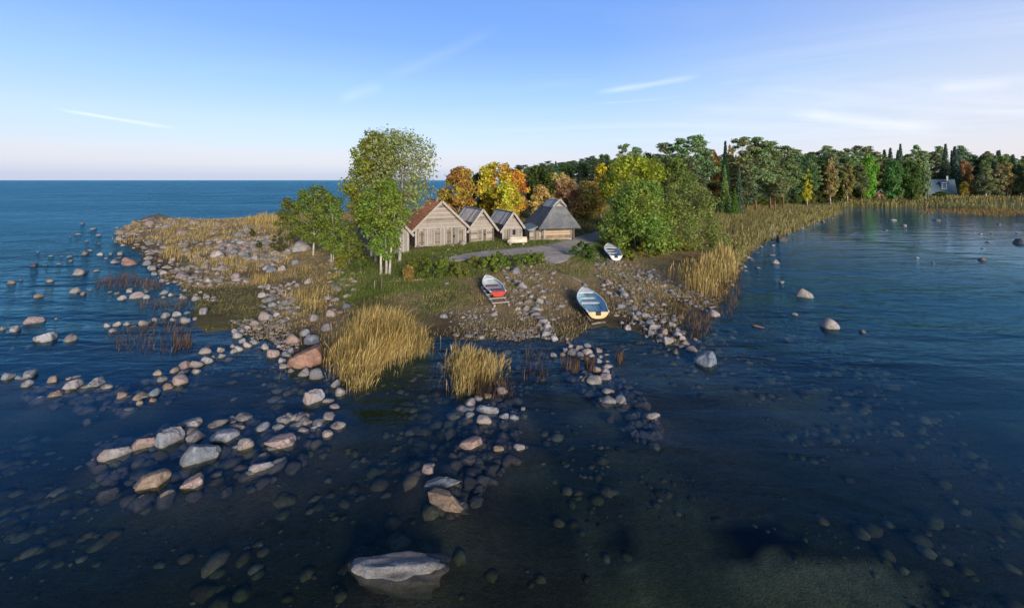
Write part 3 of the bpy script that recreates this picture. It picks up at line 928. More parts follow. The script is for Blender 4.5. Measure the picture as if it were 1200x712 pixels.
def gable_hut(label, fl, frx, yaw, eave_y, ridge_px, depth, style, zg=1.12):
    """fl: photo point of the front-left corner on the ground; local x runs along the front, y goes back"""
    x0, y0, z0 = gpt(*fl)
    u = Vector((math.cos(yaw), math.sin(yaw)))
    k = (frx - CX) / F
    w = (k * y0 - x0) / (u.x - k * u.y)
    root = empty('fishing_hut', (x0, y0, z0 - 0.02), yaw)
    tag(root, label, 'hut', 'weathered fishing huts in a row')
    hw = CAMH - (eave_y - HZ) * y0 / F - z0                       # wall height
    rx = 0.5
    yr = y0 + u.y * w * rx
    hr = CAMH - (ridge_px - HZ) * yr / F - z0 + 0.02               # ridge height
    ov, of, th = 0.32, 0.42, 0.10
    sl = (hr - hw) / (w / 2)
    low = style['low']
    # walls: front lower, gable, sides, back
    MB().box(0, w, 0, 0.12, 0, hw).build('wall', low, root)
    MB().slab([(0.0, -0.03, hw + 0.003), (w, -0.03, hw + 0.003), (w / 2, -0.03, hr - 0.12)], 0.13).build('gable', M_BOARD_Z, root)
    sw = MB().box(0, 0.12, 0.123, depth, 0, hw).build('side_wall', M_SIDE, root)
    MB().box(w - 0.12, w, 0.123, depth, 0, hw).build('side_wall', M_SIDE, root)
    MB().box(0.123, w - 0.123, depth - 0.12, depth, 0, hw).build('back_wall', M_SIDE, root)
    MB().slab([(w, depth, hw + 0.003), (0, depth, hw + 0.003), (w / 2, depth, hr - 0.12)], 0.12).build('gable', M_SIDE, root)
    MB().box(-0.04, w + 0.04, -0.06, -0.002, hw - 0.14, hw + 0.0).build('lintel_beam', M_TRIM, root)
    MB().box(-0.06, w + 0.06, -0.10, 0.14, -0.15, 0.10).build('sill_beam', M_TRIM if style.get('pale_sill') else M_TRIMDARK, root)
    for cx_ in (0.0, w - 0.14):
        MB().box(cx_ - 0.02, cx_ + 0.16, -0.05, 0.0, 0.10, hw - 0.14).build('corner_post', style.get('post', M_TRIM), root)
    # roof: two slabs
    e = ov
    zl = hw - sl * e + 0.06
    zr = hr + 0.06
    rf = MB()
    rf.slab([(-e, -of, zl), (w / 2, -of, zr), (w / 2, depth + 0.3, zr), (-e, depth + 0.3, zl)], th)
    rf.slab([(w + e, -of, zl), (w + e, depth + 0.3, zl), (w / 2, depth + 0.3, zr), (w / 2, -of, zr)], th)
    roof = rf.build('roof', style['roof'], root)
    # barge boards along the front edge of the roof
    for s in (-1, 1):
        xe = w / 2 + s * (w / 2 + e + 0.02)
        MB().bar((xe, -of - 0.022, zl - 0.06), (w / 2 + s * 0.01, -of - 0.022, zr - 0.01), 0.035, 0.20).build('barge_board', style.get('barge', M_TRIM), root)
    MB().bar((w / 2, -of - 0.05, zr + 0.03), (w / 2, depth + 0.32, zr + 0.03), 0.16, 0.07).build('ridge_board', style.get('ridge', M_TRIM), roof)
    if style.get('planks'):
        for s in (-1, 1):
            mb = MB()
            n = int((depth + 0.6) / 0.36)
            for i in range(n):
                ya = -of + 0.03 + i * (depth + 0.62) / n
                yb = ya + 0.26
                za, zb = zr + 0.03, zr - sl * style['planks'] + 0.03
                xa, xb = w / 2, w / 2 + s * style['planks']
                q = [(xa, ya, za), (xa, yb, za), (xb, yb, zb), (xb, ya, zb)]
                mb.slab(q if s < 0 else q[::-1], 0.03)
            mb.build('ridge_planks', M_GREYPLANK, roof)
    for (a, b, top, nm) in style['doors']:
        mat = M_DOOR
        d = MB().box(a * w, b * w, -0.045, -0.003, 0.13, top * hw).build(nm, mat, root)
        fr = MB()
        xa, xb, zt = a * w - 0.002, b * w + 0.002, top * hw + 0.002
        fr.slab([(xa - .06, -.06, .12), (xa, -.06, .12), (xa, -.06, zt), (xb, -.06, zt), (xb, -.06, .12), (xb + .06, -.06, .12), (xb + .06, -.06, zt + .05), (xa - .06, -.06, zt + .05)], .055)
        fr.build('frame', M_TRIM, d)
        for zl_ in (0.30, top * hw - 0.32):
            MB().box(a * w + 0.03, b * w - 0.03, -0.065, -0.047, zl_, zl_ + 0.1).build('ledge', M_TRIMDARK if style.get('dark_ledge') else M_DOOR, d)
    for (a, z) in style.get('holes', ()):
        MB().box(a * w - 0.07, a * w + 0.07, -0.058, -0.002, z * hw - 0.09, z * hw + 0.09).build('hatch', M_NEARBLACK, root)
    for (a, b, z1, z2) in style.get('windows', ()):
        f = MB().box(a * w, b * w, -0.05, -0.002, z1 * hw, z2 * hw).build('window', M_TRIMDARK, root)
        MB().box(a * w + 0.05, b * w - 0.05, -0.058, -0.051, z1 * hw + 0.05, z2 * hw - 0.05).build('pane', M_NEARBLACK, f)
    return root, w, hw, hr


R_ = math.radians
gable_hut('plank hut half hidden behind the tall birch, first of the row', (434, 301), 479, R_(27), 273, 247, 5.5,
          {'low': M_BOARD_X, 'roof': M_SHINGLE, 'doors': ((.35, .62, .86, 'door'),), 'barge': M_TRIM})
gable_hut('largest plank hut with rust-coloured roof and four narrow doors', (486.5, 289.5), 546, R_(24), 266.5, 236.5, 4.9,
          {'low': M_BOARD_X, 'roof': M_RUST, 'pale_sill': True, 'dark_ledge': True, 'ridge': mat_plain('rust_ridge', (.36, .15, .06), 0.8),
           'doors': ((.07, .18, .80, 'door'), (.37, .48, .80, 'door'), (.61, .70, .82, 'door'), (.85, .94, .82, 'door')), 'holes': ((.755, .47),)})
gable_hut('plank hut with dark roof, grey ridge planks and a double door', (549.5, 284.5), 578.5, R_(26), 266.5, 246.2, 4.6,
          {'low': M_BOARD_Z, 'roof': M_SHINGLE, 'planks': 0.95, 'dark_ledge': True, 'post': M_TRIMDARK, 'doors': ((.36, .50, .84, 'door'), (.55, .69, .84, 'door')), 'holes': ((.62, .5),)})
gable_hut('smallest plank hut with grey ridge planks, one small window and cream boat before it', (588.5, 281.0), 612, R_(22), 266.5, 249.3, 4.6,
          {'low': M_BOARD_X, 'roof': M_SHINGLE, 'planks': 0.95, 'post': M_TRIM, 'doors': ((.10, .30, .82, 'door'),), 'windows': ((.50, .66, .36, .82),)})


def lean_to():
    x0, y0, z0 = gpt(620.5, 281.5)
    yaw = R_(18)
    root = empty('lean_to_shed', (x0, y0, z0 - 0.02), yaw)
    tag(root, 'low shed with slanting blue-grey roof between smallest hut and thatched hut', 'shed')
    w, d, h0, h1 = 1.35, 2.8, 1.1, 1.5
    MB().hexa([(0, 0, 0), (w, 0, 0), (w, .1, 0), (0, .1, 0), (0, 0, h0), (w, 0, h1), (w, .1, h1), (0, .1, h0)]).build('wall', M_BOARD_Z, root)
    MB().box(-0.0, 0.1, .103, d, 0, h0).build('side_wall', M_SIDE, root)
    MB().box(w - 0.1, w, .103, d, 0, h1 - 0.03).build('side_wall', M_SIDE, root)
    MB().slab([(-.25, -.25, h0 - .06), (w + .05, -.25, h1 + .04), (w + .05, d + .1, h1 + .04), (-.25, d + .1, h0 - .06)], 0.07).build('roof', M_FELT, root)
    dr = MB().box(.42, 1.0, -.04, -.003, .08, 1.0).build('door', M_DOOR, root)
    MB().box(.90, .95, -.06, -.041, .5, .6).build('handle', M_NEARBLACK, dr)


lean_to()


def thatched_hut():
    x0, y0, z0 = gpt(637.5, 281.5)
    yaw = R_(14)
    k = (669.5 - CX) / F
    w = (k * y0 - x0) / (math.cos(yaw) - k * math.sin(yaw))
    root = empty('thatched_hut', (x0, y0, z0 - 0.02), yaw)
    tag(root, 'log hut under a steep dark thatched roof, last of the row by the path', 'hut', 'weathered fishing huts in a row')
    hw, d = 1.35, 4.6
    hr = CAMH - (233.2 - HZ) * (y0 + 2.0) / F - z0
    wl = MB()
    for i in range(6):                                            # stacked logs
        za, zb = i * hw / 6, (i + 1) * hw / 6 - 0.012
        wl.box(-.15, w + .15, 0 + .02 * (i % 2), .20, za, zb)
    wl.build('log_wall', M_LOG, root)
    MB().box(0, .18, .203, d, 0, hw).build('side_wall', M_SIDE, root)
    MB().box(w - .18, w, .203, d, 0, hw).build('side_wall', M_SIDE, root)
    MB().box(.183, w - .183, d - .18, d, 0, hw).build('back_wall', M_SIDE, root)
    for a in (-.06, w - .12):
        MB().box(a, a + .17, -.10, -.002, 0, hw).build('corner_post', M_TRIM, root)
    MB().box(w + .02, w + .16, -.45, -.30, 0, hw - .1).build('roof_post', M_TRIMDARK, root)
    MB().box(-.1, w + .1, -.12, .3, -.15, .12).build('plinth', M_STONE, root)
    # half-hipped roof: hip below, small open gablet above
    ex, ef, eb = 0.75, 0.70, 0.6
    ze = hw - 0.12
    yg = 0.75                                                     # gablet face set back
    xm = w / 2 + 0.42
    g_half = 0.62
    slope_h = hr - ze
    zg = hr - slope_h * g_half / (xm + ex)                        # height where the gablet springs
    th = 0.20
    A, B = (-ex, -ef, ze), (w + ex, -ef, ze)
    Cc, D = (w + ex, d + eb, ze), (-ex, d + eb, ze)
    Gl, Gr = (xm - g_half, yg, zg), (xm + g_half, yg, zg)
    Rf, Rb = (xm, yg - 0.28, hr), (xm, d - 0.4, hr)
    rf = MB()
    rf.slab([A, B, Gr, Gl], th)                                    # front hip
    rf.slab([B, Cc, Rb, Rf, Gr][0:2] + [Rb, Rf, Gr], th)
    rf.slab([D, A, Gl, Rf, Rb], th)
    rf.slab([Cc, D, Rb], th)
    roof = rf.build('roof', M_THATCH, root)
    MB().slab([(xm - g_half + .12, yg - .02, zg - .05), (xm + g_half - .12, yg - .02, zg - .05), (xm, yg - .02, hr - .16)], .05).build('gablet', M_TRIM, roof)
    for s in (-1, 1):
        MB().bar((xm + s * (g_half + .06), yg - .16, zg - .02), (xm, yg - .31, hr + .05), .05, .16).build('barge_board', M_TRIM, roof)
        mb = MB()
        n = 11
        run = 0.78
        dz = slope_h / (xm + ex)
        for i in range(n):
            ya = yg - .26 + i * (d - .2 - yg) / n
            q = [(xm, ya, hr + .05), (xm, ya + .24, hr + .05), (xm + s * run, ya + .24, hr + .05 - dz * run), (xm + s * run, ya, hr + .05 - dz * run)]
            mb.slab(q if s < 0 else q[::-1], .03)
        mb.build('ridge_planks', M_GREYPLANK, roof)


thatched_hut()


# ------------------------------------------------------------------ rowing boats
def boat_paint(name, col, rough=0.5, var=0.38):
    return mat_plain(name, col, rough, var, 4.0, 0.4)


P_WHITE = boat_paint('paint_white', (.62, .63, .63))
P_OFFWHITE = boat_paint('paint_cream', (.60, .53, .42))
P_BLUE = boat_paint('paint_pale_blue', (.40, .55, .64))
P_DEEPBLUE = boat_paint('paint_blue', (.24, .44, .55))
P_LIGHT = boat_paint('paint_grey_white', (.52, .58, .62))
P_RED = boat_paint('paint_red', (.42, .035, .025))
P_MAROON = boat_paint('paint_maroon', (.12, .035, .035))
P_YELLOW = boat_paint('paint_cream_yellow', (.58, .46, .25))
P_BLACK = boat_paint('paint_black', (.02, .02, .02))


def hull_sections(L, B, D, stern, rise, n=15, inset=0.0):
    """rows from stern to bow; each row runs port gunwale, keel, starboard gunwale"""
    rows = []
    for i in range(n):
        t = i / (n - 1)
        x = -L / 2 + t * L * (1 - (0.02 if inset else 0))
        full = (1 - max(0, (t - 0.42) / 0.58) ** 2.3) * (stern + (1 - stern) * smooth(0, 0.42, t).item())
        hb = max(B / 2 * full - inset, 0.012)
        sheer = D + rise * t ** 2.2 + 0.05 * (1 - t) ** 2
        keel = 0.0 + 0.55 * D * max(0, (t - 0.72) / 0.28) ** 2.2 + inset * 0.8
        row = []
        for k in range(-6, 7):
            s = k / 6
            y = hb * (abs(s) ** 0.72) * (1 if s >= 0 else -1)
            zz = keel + (sheer - keel) * abs(s) ** 2.4
            row.append((x, y, zz))
        rows.append(row)
    return rows


def skin(rows, flip=False):
    m = len(rows[0])
    v = [p for r in rows for p in r]
    f = []
    for i in range(len(rows) - 1):
        for k in range(m - 1):
            a = i * m + k
            q = (a, a + m, a + m + 1, a + 1)
            f.append(q[::-1] if flip else q)
    return v, f


def row_boat(label, bow, stern, B, D, paints, group='rowing boats on the shore', thwarts=(.30, .52), deck=.80, stern_bench=True, flip=False, roll=0.0, lift=0.0, pitch=None, notch=False):
    xb, yb, zb = gpt(*bow)
    xs, ys, zs = gpt(*stern)
    L = math.hypot(xb - xs, yb - ys)
    rz = math.atan2(yb - ys, xb - xs)
    root = empty('rowing_boat', ((xb + xs) / 2, (yb + ys) / 2, (zb + zs) / 2 + lift), rz)
    pit = -math.atan2(zb - zs, L) if pitch is None else pitch
    root.rotation_euler = (roll + (math.pi if flip else 0), pit, rz)
    tag(root, label, 'boat', group)
    rise = 0.22
    outer = hull_sections(L, B, D, .78, rise)
    inner = hull_sections(L, B, D, .78, rise, inset=0.045)
    hv, hf = skin(outer)
    me = bpy.data.meshes.new('hull')
    iv, if_ = skin(inner, True)
    nv = len(hv)
    fs = hf + [tuple(i + nv for i in f) for f in if_]
    # close the top edge between the skins
    m = len(outer[0])
    for i in range(len(outer) - 1):
        for k in (0, m - 1):
            a, b = i * m + k, (i + 1) * m + k
            fs.append((a, b, b + nv, a + nv))
    me.from_pydata(hv + iv, [], fs)
    me.update()
    me.polygons.foreach_set('use_smooth', [True] * len(me.polygons))
    me.materials.append(paints['out'])
    me.materials.append(paints['in'])
    mi = [0] * len(hf) + [1] * len(if_) + [0] * (len(fs) - len(hf) - len(if_))
    me.polygons.foreach_set('material_index', mi)
    hull = link('hull', me, root)
    if paints.get('bottom'):
        low = hull_sections(L, B, D, .78, rise, inset=-0.008)
        rows = [r[2:-2] for r in low]
        v, f = skin(rows)
        MB().add(v, f).build('bottom_paint', paints['bottom'], hull, True)
    # gunwales
    for s in (0, -1):
        pts = [(r[s][0], r[s][1], r[s][2] + 0.012) for r in outer]
        MB().tube(pts, 0.033, 6).build('gunwale', paints['rim'], root, True)
    # transom
    r0, r1 = outer[0], inner[0]
    mb = MB()
    n0 = len(r0)
    fr = [(p[0] - 0.03, p[1], p[2]) for p in r0]
    bk = [(p[0] + 0.02, p[1], p[2]) for p in r0]
    mb.add(fr + bk, [tuple(range(n0)), tuple(range(2 * n0 - 1, n0 - 1, -1))] + [(i, i + n0, i + n0 + 1, i + 1) for i in range(n0 - 1)] + [(n0 - 1, 2 * n0 - 1, n0, 0)])
    tr = mb.build('transom', paints['transom'], root)
    top = max(p[2] for p in r0)
    if notch:
        MB().box(-L / 2 - .055, -L / 2 + .045, -.13, .13, top - .17, top + .012).build('motor_pad', P_BLACK, tr)

    def half(t, z):
        i = t * (len(inner) - 1)
        a = inner[int(i)]
        b2 = inner[min(int(i) + 1, len(inner) - 1)]
        f = i - int(i)
        best = 0
        for k in range(7):
            p, q = a[6 + k], b2[6 + k]
            zz = p[2] * (1 - f) + q[2] * f
            if zz <= z:
                best = p[1] * (1 - f) + q[1] * f
        return best
    for t in thwarts:
        x = -L / 2 + t * L
        z = D * 0.66
        h = half(t, z) + 0.02
        MB().box(x - .13, x + .13, -h, h, z, z + .035).build('thwart', paints['thwart'], root)
    if stern_bench:
        z = D * 0.62
        x0_, x1_ = -L / 2 + .03, -L / 2 + .45
        h0_, h1_ = half(0.0, z), half(.45 / L, z)
        MB().hexa([(x0_, -h0_, z), (x1_, -h1_, z), (x1_, h1_, z), (x0_, h0_, z), (x0_, -h0_, z + .03), (x1_, -h1_, z + .03), (x1_, h1_, z + .03), (x0_, h0_, z + .03)]).build('stern_bench', paints['thwart'], root)
    # fore deck
    i0 = int(deck * (len(outer) - 1))
    v, f = [], []
    rows = inner[i0:]
    for r in rows:
        v += [(r[0][0], r[0][1], r[0][2] + .004), (r[-1][0], r[-1][1], r[-1][2] + .004)]
    f = [(2 * i, 2 * i + 1, 2 * i + 3, 2 * i + 2) for i in range(len(rows) - 1)]
    v2 = [(p[0], p[1], p[2] - .03) for p in v]
    nvv = len(v)
    f2 = [tuple(j + nvv for j in q[::-1]) for q in f] + [(0, nvv, nvv + 1, 1)]
    MB().add(v + v2, f + f2).build('fore_deck', paints['deck'], root)
    # floor boards
    fb = MB()
    for k in range(-2, 3):
        y = k * .16
        fb.box(-L * .46, L * .20, y - .07, y + .07, .075 + .03 * abs(k) * .4, .095 + .03 * abs(k) * .4)
    fb.build('floor_boards', paints['in'], root)
    return root, L, rz


row_boat('white rowing boat with red stern and two dark thwarts on a sledge', (570.0, 332.0), (584.0, 349.5), 1.12, .24,
         {'out': P_WHITE, 'in': P_LIGHT, 'bottom': P_MAROON, 'rim': P_WHITE, 'transom': P_RED, 'thwart': P_MAROON, 'deck': P_WHITE}, lift=.10, thwarts=(.25, .52), stern_bench=False)
row_boat('largest rowing boat, pale blue inside, cream transom, at the waterline', (683.5, 347.0), (701.0, 374.5), 1.38, .29,
         {'out': P_LIGHT, 'in': P_DEEPBLUE, 'rim': P_LIGHT, 'transom': P_YELLOW, 'thwart': P_LIGHT, 'deck': P_WHITE}, lift=.06, thwarts=(.48, .70), notch=True, deck=.84)
row_boat('small white rowing boat with blue inside lying on grass by the willow', (712.5, 292.5), (722.0, 306.0), 1.22, .34,
         {'out': P_LIGHT, 'in': P_BLUE, 'rim': P_WHITE, 'transom': P_WHITE, 'thwart': P_WHITE, 'deck': P_WHITE}, lift=.05, thwarts=(.38, .62), notch=True, deck=.70)


def upturned_boat():
    x, y, z = gpt(606, 287.5)
    L, B, D = 1.75, 0.85, .36
    root = empty('upturned_boat', (x, y + .3, z + .62), R_(176))
    root.rotation_euler = (R_(180), R_(3), R_(176))
    tag(root, 'small cream boat lying keel up on blocks before the smallest hut', 'boat')
    hv, hf = skin(hull_sections(L, B, D, .70, .10))
    iv, if_ = skin(hull_sections(L, B, D, .70, .10, inset=.03), True)
    nv = len(hv)
    me = bpy.data.meshes.new('hull')
    m = 13
    fs = hf + [tuple(i + nv for i in f) for f in if_]
    for i in range(14):
        for k in (0, m - 1):
            a, b = i * m + k, (i + 1) * m + k
            fs.append((a, b, b + nv, a + nv))
    me.from_pydata(hv + iv, [], fs)
    me.update()
    me.polygons.foreach_set('use_smooth', [True] * len(me.polygons))
    me.materials.append(P_OFFWHITE)
    link('hull', me, root)
    MB().box(-L / 2, L * .38, -.03, .03, -.06, .012).build('keel', P_OFFWHITE, root)
    r0 = hull_sections(L, B, D, .70, .10)[0]
    mb = MB()
    mb.add([(p[0] - .03, p[1], p[2]) for p in r0] + [(p[0] + .02, p[1], p[2]) for p in r0],
           [tuple(range(13)), tuple(range(25, 12, -1))] + [(i, i + 13, i + 14, i + 1) for i in range(12)] + [(12, 25, 13, 0)])
    mb.build('transom', boat_paint('paint_tan', (.50, .30, .12)), root)
    for dx in (-.6, .55):
        b = MB().box(-.10, .10, -.45, .45, 0, .22).build('trestle', M_TRIM, None)
        b.location = (x + dx, y + .3, z)
        tag(b, ('left' if dx < 0 else 'right') + ' wooden block under the upturned cream boat', 'trestle')


upturned_boat()


def sledge():
    """timber slip frame behind the red-sterned boat"""
    xa, ya, za = gpt(572, 338)
    xb, yb, zb = gpt(587.5, 359)
    rz = math.atan2(ya - yb, xa - xb)
    L = math.hypot(xa - xb, ya - yb)
    root = empty('boat_sledge', (xb, yb, zb), rz)
    root.rotation_euler = (0, -math.atan2(za - zb, L), rz)
    tag(root, 'wooden ladder-like sledge carrying the red-sterned boat', 'sledge')
    for s in (-.40, .40):
        MB().box(-.1, L, s - .05, s + .05, .02, .15).build('runner', M_TRIM, root)
    for k in range(5):
        x = .12 + k * (L - .3) / 4
        MB().box(x, x + .08, -.48, .48, .152, .20).build('crossbar', M_TRIM, root)


sledge()


def pole(name, label, cat, a, b, rad, za=.08, zb=.08, mat=None):
    xa, ya, z0 = gpt(*a)
    xb, yb, z1 = gpt(*b)
    o = MB().tube([(xa, ya, z0 + za), ((xa + xb) / 2, (ya + yb) / 2, (z0 + z1) / 2 + (za + zb) / 2 + .02), (xb, yb, z1 + zb)], rad, 7).build(name, mat or M_TRIM, None, True)
    return tag(o, label, cat)


pole('skid_pole', 'long pole lying along the left side of the largest boat', 'pole', (669, 346), (692, 377), .035, .06, .06, M_DOOR)
pole('mooring_rope', 'pale mooring rope stretched from the largest boat up the beach', 'rope', (652, 317), (681, 342), .022, .06, .62)
pole('log_or_bank_edge', 'short driftwood log under the stern of the largest boat', 'log', (693, 380.5), (709, 378.5), .05, .04, .05, M_DOOR)
pole('log_or_bank_edge', 'low bank edge of dead grass, drawn as a pole, left of the red-sterned boat', 'log', (449, 331), (500, 327.5), .04, .03, .02, M_DOOR)  # thin brown pole stands in for a low bank edge of dead grass
for (px_, py_, h_, lb) in ((438.5, 339, .55, 'short weathered stake beside the grass, left one of a pair'), (447, 341, .85, 'taller weathered stake beside the grass, right one of a pair')):
    x, y, z = gpt(px_, py_)
    tag(MB().tube([(x, y, z - .1), (x + .02, y, z + h_ * .6), (x + .03, y, z + h_)], [.035, .03, .025], 7).build('wooden_stake', M_DOOR, None, True), lb, 'stake')


# ------------------------------------------------------------------ far shore: lakeside house and garden things
def lakeside_house():
    x0, y0, z0 = gpt(1090, 231.5)
    yaw = R_(-28)
    root = empty('lakeside_house', (x0, y0, z0), yaw)
    tag(root, 'dark house with blue-grey roof and white dormer at the forest edge across the bay', 'house')
    s = y0 / F
    w, d, hw, hr = 27 * s / 1.30, 15 * s / 1.2, 7.0 * s, 21.5 * s
    mwall = mat_planks('house_boards', 'X', .3, (.07, .05, .045), (.14, .09, .075))
    mroof = mat_plain('house_roof', (.10, .155, .20), 0.5, 0.2, 1.5)
    mwhite = mat_plain('house_white', (.72, .72, .70), 0.6, 0.1, 2)
    MB().box(0, w, 0, d, -.4, hw).build('wall', mwall, root)
    gb = MB()
    for xx in (.02, w - .02):
        gb.slab([(xx, 0.02, hw), (xx, d - .02, hw), (xx, d / 2, hr - .2)], .1)
    gb.build('gable', mwall, root)
    rf = MB()
    o = .6
    sl = (hr - hw) / (d / 2)
    rf.slab([(-o, -o, hw - sl * o), (w + o, -o, hw - sl * o), (w + o, d / 2, hr), (-o, d / 2, hr)], .2)
    rf.slab([(w + o, d + o, hw - sl * o), (-o, d + o, hw - sl * o), (-o, d / 2, hr), (w + o, d / 2, hr)], .2)
    roof = rf.build('roof', mroof, root)
    dm = MB().box(w * .50, w * .72, d * .10, d * .40, hw + .8, hr - 1.0).build('dormer', mwhite, roof)
    MB().slab([(w * .44, d * .02, hr - 1.35), (w * .78, d * .02, hr - 1.35), (w * .78, d * .48, hr - .45), (w * .44, d * .48, hr - .45)], .15).build('dormer_roof', mroof, roof)
    MB().box(w * .76, w * .83, d * .44, d * .56, hr - .5, hr + 1.0).build('chimney', mwhite, roof)
    for a, b in ((.20, .30), (.38, .46), (.52, .70), (.78, .9)):
        f = MB().box(w * a, w * b, -.08, -.003, .8, hw - .35).build('window', mwhite, root)
        MB().box(w * a + .12, w * b - .12, -.11, -.081, .95, hw - .5).build('pane', M_FELT, f)
    dw = MB().box(w * .54, w * .68, d * .10 - .06, d * .10 - .004, hw + 1.1, hr - 1.5).build('window', M_FELT, root)


lakeside_house()


def garden_bench():
    x, y, z = gpt(1084.5, 229.5)
    s = y / F
    w = 7.6 * s / stretch(1084)
    root = empty('garden_bench', (x, y, z), R_(-6))
    tag(root, 'small white bench on the lawn left of the lakeside house', 'bench')
    m = mat_plain('bench_white', (.74, .76, .72), 0.6, 0.08, 2)
    MB().box(-w / 2, w / 2, -.25, .28, .40, .50).build('seat', m, root)
    MB().box(-w / 2, w / 2, .28, .36, .45, 1.0).build('backrest', m, root)
    for a in (-w / 2 + .05, w / 2 - .15):
        MB().box(a, a + .1, -.22, .26, 0, .398).build('leg', m, root)


def garden_shelter():
    x, y, z = gpt(1146.5, 226.5)
    s = y / F
    w = 8.5 * s / stretch(1146)
    root = empty('garden_shelter', (x, y, z), R_(-12))
    tag(root, 'white flat-roofed garden shelter right of the lakeside house', 'shelter')
    m = mat_plain('shelter_white', (.74, .75, .76), 0.6, 0.08, 2)
    MB().slab([(-w / 2, -1.5, 2.3), (w / 2, -1.5, 2.3), (w / 2, 1.6, 2.6), (-w / 2, 1.6, 2.6)], .35).build('roof', m, root)
    for a in (-w / 2 + .2, w / 2 - .35):
        for b in (-1.3, 1.3):
            MB().box(a, a + .15, b - .07, b + .07, 0, 2.1).build('post', m, root)
    MB().box(-w / 2 + .4, w / 2 - .4, 1.0, 1.2, 0, 2.1).build('back_wall', M_SIDE, root)


garden_bench()
garden_shelter()


def small_cabin(label, px, py, wpx, hpx, roofcol):
    x, y, z = gpt(px, py)
    s = y / F
    w, h = wpx * s / stretch(px), hpx * s
    root = empty('garden_cabin', (x - w / 2, y, z), R_(-10))
    tag(root, label, 'cabin')
    m = mat_planks('cabin_boards', 'X', .25, (.10, .035, .025), (.18, .06, .045))
    MB().box(0, w, 0, 3, -.3, h * .55).build('wall', m, root)
    MB().slab([(0, -.02, h * .55), (w, -.02, h * .55), (w / 2, -.02, h * .95)], .1).build('gable', m, root)
    rf = MB()
    rf.slab([(-.4, -.5, h * .5), (-.4, 3.4, h * .5), (w / 2, 3.4, h), (w / 2, -.5, h)], .15)
    rf.slab([(w / 2, -.5, h), (w / 2, 3.4, h), (w + .4, 3.4, h * .5), (w + .4, -.5, h * .5)], .15)
    rf.build('roof', mat_plain('cabin_roof', roofcol, .6, .2, 2), root)
    MB().box(w * .36, w * .64, -.06, -.021, 0, h * .45).build('door', M_TRIM, root)


small_cabin('small dark red cabin between trunks at the forest edge', 1030, 232, 9, 9, (.10, .14, .19))

# ------------------------------------------------------------------ stones
def rock_mesh(seed, sub=3, cuts=7, rough=0.10):
    import bmesh
    rg = random.Random(seed)
    bm = bmesh.new()
    bmesh.ops.create_icosphere(bm, subdivisions=sub, radius=1.0)
    off = Vector((rg.uniform(-50, 50), rg.uniform(-50, 50), rg.uniform(-50, 50)))
    planes = []
    for _ in range(cuts):
        n = Vector((rg.gauss(0, 1), rg.gauss(0, 1), rg.gauss(0.25, 0.9))).normalized()
        planes.append((n, rg.uniform(0.50, 0.86)))
    for v in bm.verts:
        p = v.co.copy()
        q = p * (1 + 0.20 * mnoise.noise(p * 0.9 + off))
        for n, d in planes:
            e = q.dot(n) - d
            if e > 0:
                q -= n * e * 0.95
        q *= 1 + rough * mnoise.noise(p * 2.6 + off) + rough * 0.35 * mnoise.noise(p * 7.0 + off)
        v.co = q
    xs = [v.co.x for v in bm.verts]; ys_ = [v.co.y for v in bm.verts]; zs = [v.co.z for v in bm.verts]
    sx, sy, sz = 2 / (max(xs) - min(xs)), 2 / (max(ys_) - min(ys_)), 1 / max(zs)
    cx_, cy_ = (max(xs) + min(xs)) / 2, (max(ys_) + min(ys_)) / 2
    for v in bm.verts:
        v.co = Vector(((v.co.x - cx_) * sx, (v.co.y - cy_) * sy, v.co.z * sz))
    me = bpy.data.meshes.new('stone')
    bm.to_mesh(me)
    bm.free()
    me.polygons.foreach_set('use_smooth', [True] * len(me.polygons))
    me.materials.append(M_ROCK)
    return me


STONES = [rock_mesh(100 + i, 3, 7 + i % 5, 0.08 + 0.02 * (i % 3)) for i in range(14)]
BIGSTONES = [rock_mesh(300 + i, 5, 8, 0.09) for i in range(5)]


def zone_of(r):
    x, y, land = r['x'], r['y'], r['land']
    if x > 1000: return 'farbay'
    if x > 845 and y < 330: return 'bayshore'
    if x > 850 or (x > 840 and y > 380): return 'bay'
    if 775 < x < 860 and y < 370 and x - 775 > (y - 352) * 1.6: return 'reedrow'
    if x > 730 and y > 425: return 'tail'
    if x > 695 and y < 424 and (x > 720 or y < 350): return 'bank'
    if 640 <= x <= 720 and 394 < y < 425: return 'head'
    if x > 675 and y >= 425: return 'tail'
    if x > 585 and y < 396: return 'boats'
    if x > 480 and y >= 498: return 'middle'
    if x > 540 and y > 445: return 'foot'
    if x > 380 and y < 400 and not (x < 400 and y > 355): return 'beach'
    if x > 265 and y > 482: return 'frontright'
    if y > 482: return 'front'
    if x > 328 and y > 360: return 'boulder'
    if x > 304 and y < 362 and y > 336: return 'gully'
    if x > 265 and y > 362: return 'bayrow'
    if x < 163 and y > 430: return 'chain'
    if x < 110 and y > 365: return 'flat'
    if y > 400: return 'curve'
    if y > 355: return 'midrow'
    if y > 334 and x > 122: return 'weedrow'
    if x < 123: return 'open'
    if x < 200 and y < 292: return 'tip'
    if y < 304 and x > 200: return 'spit'
    if x > 304: return 'spit'
    return 'spitshore'


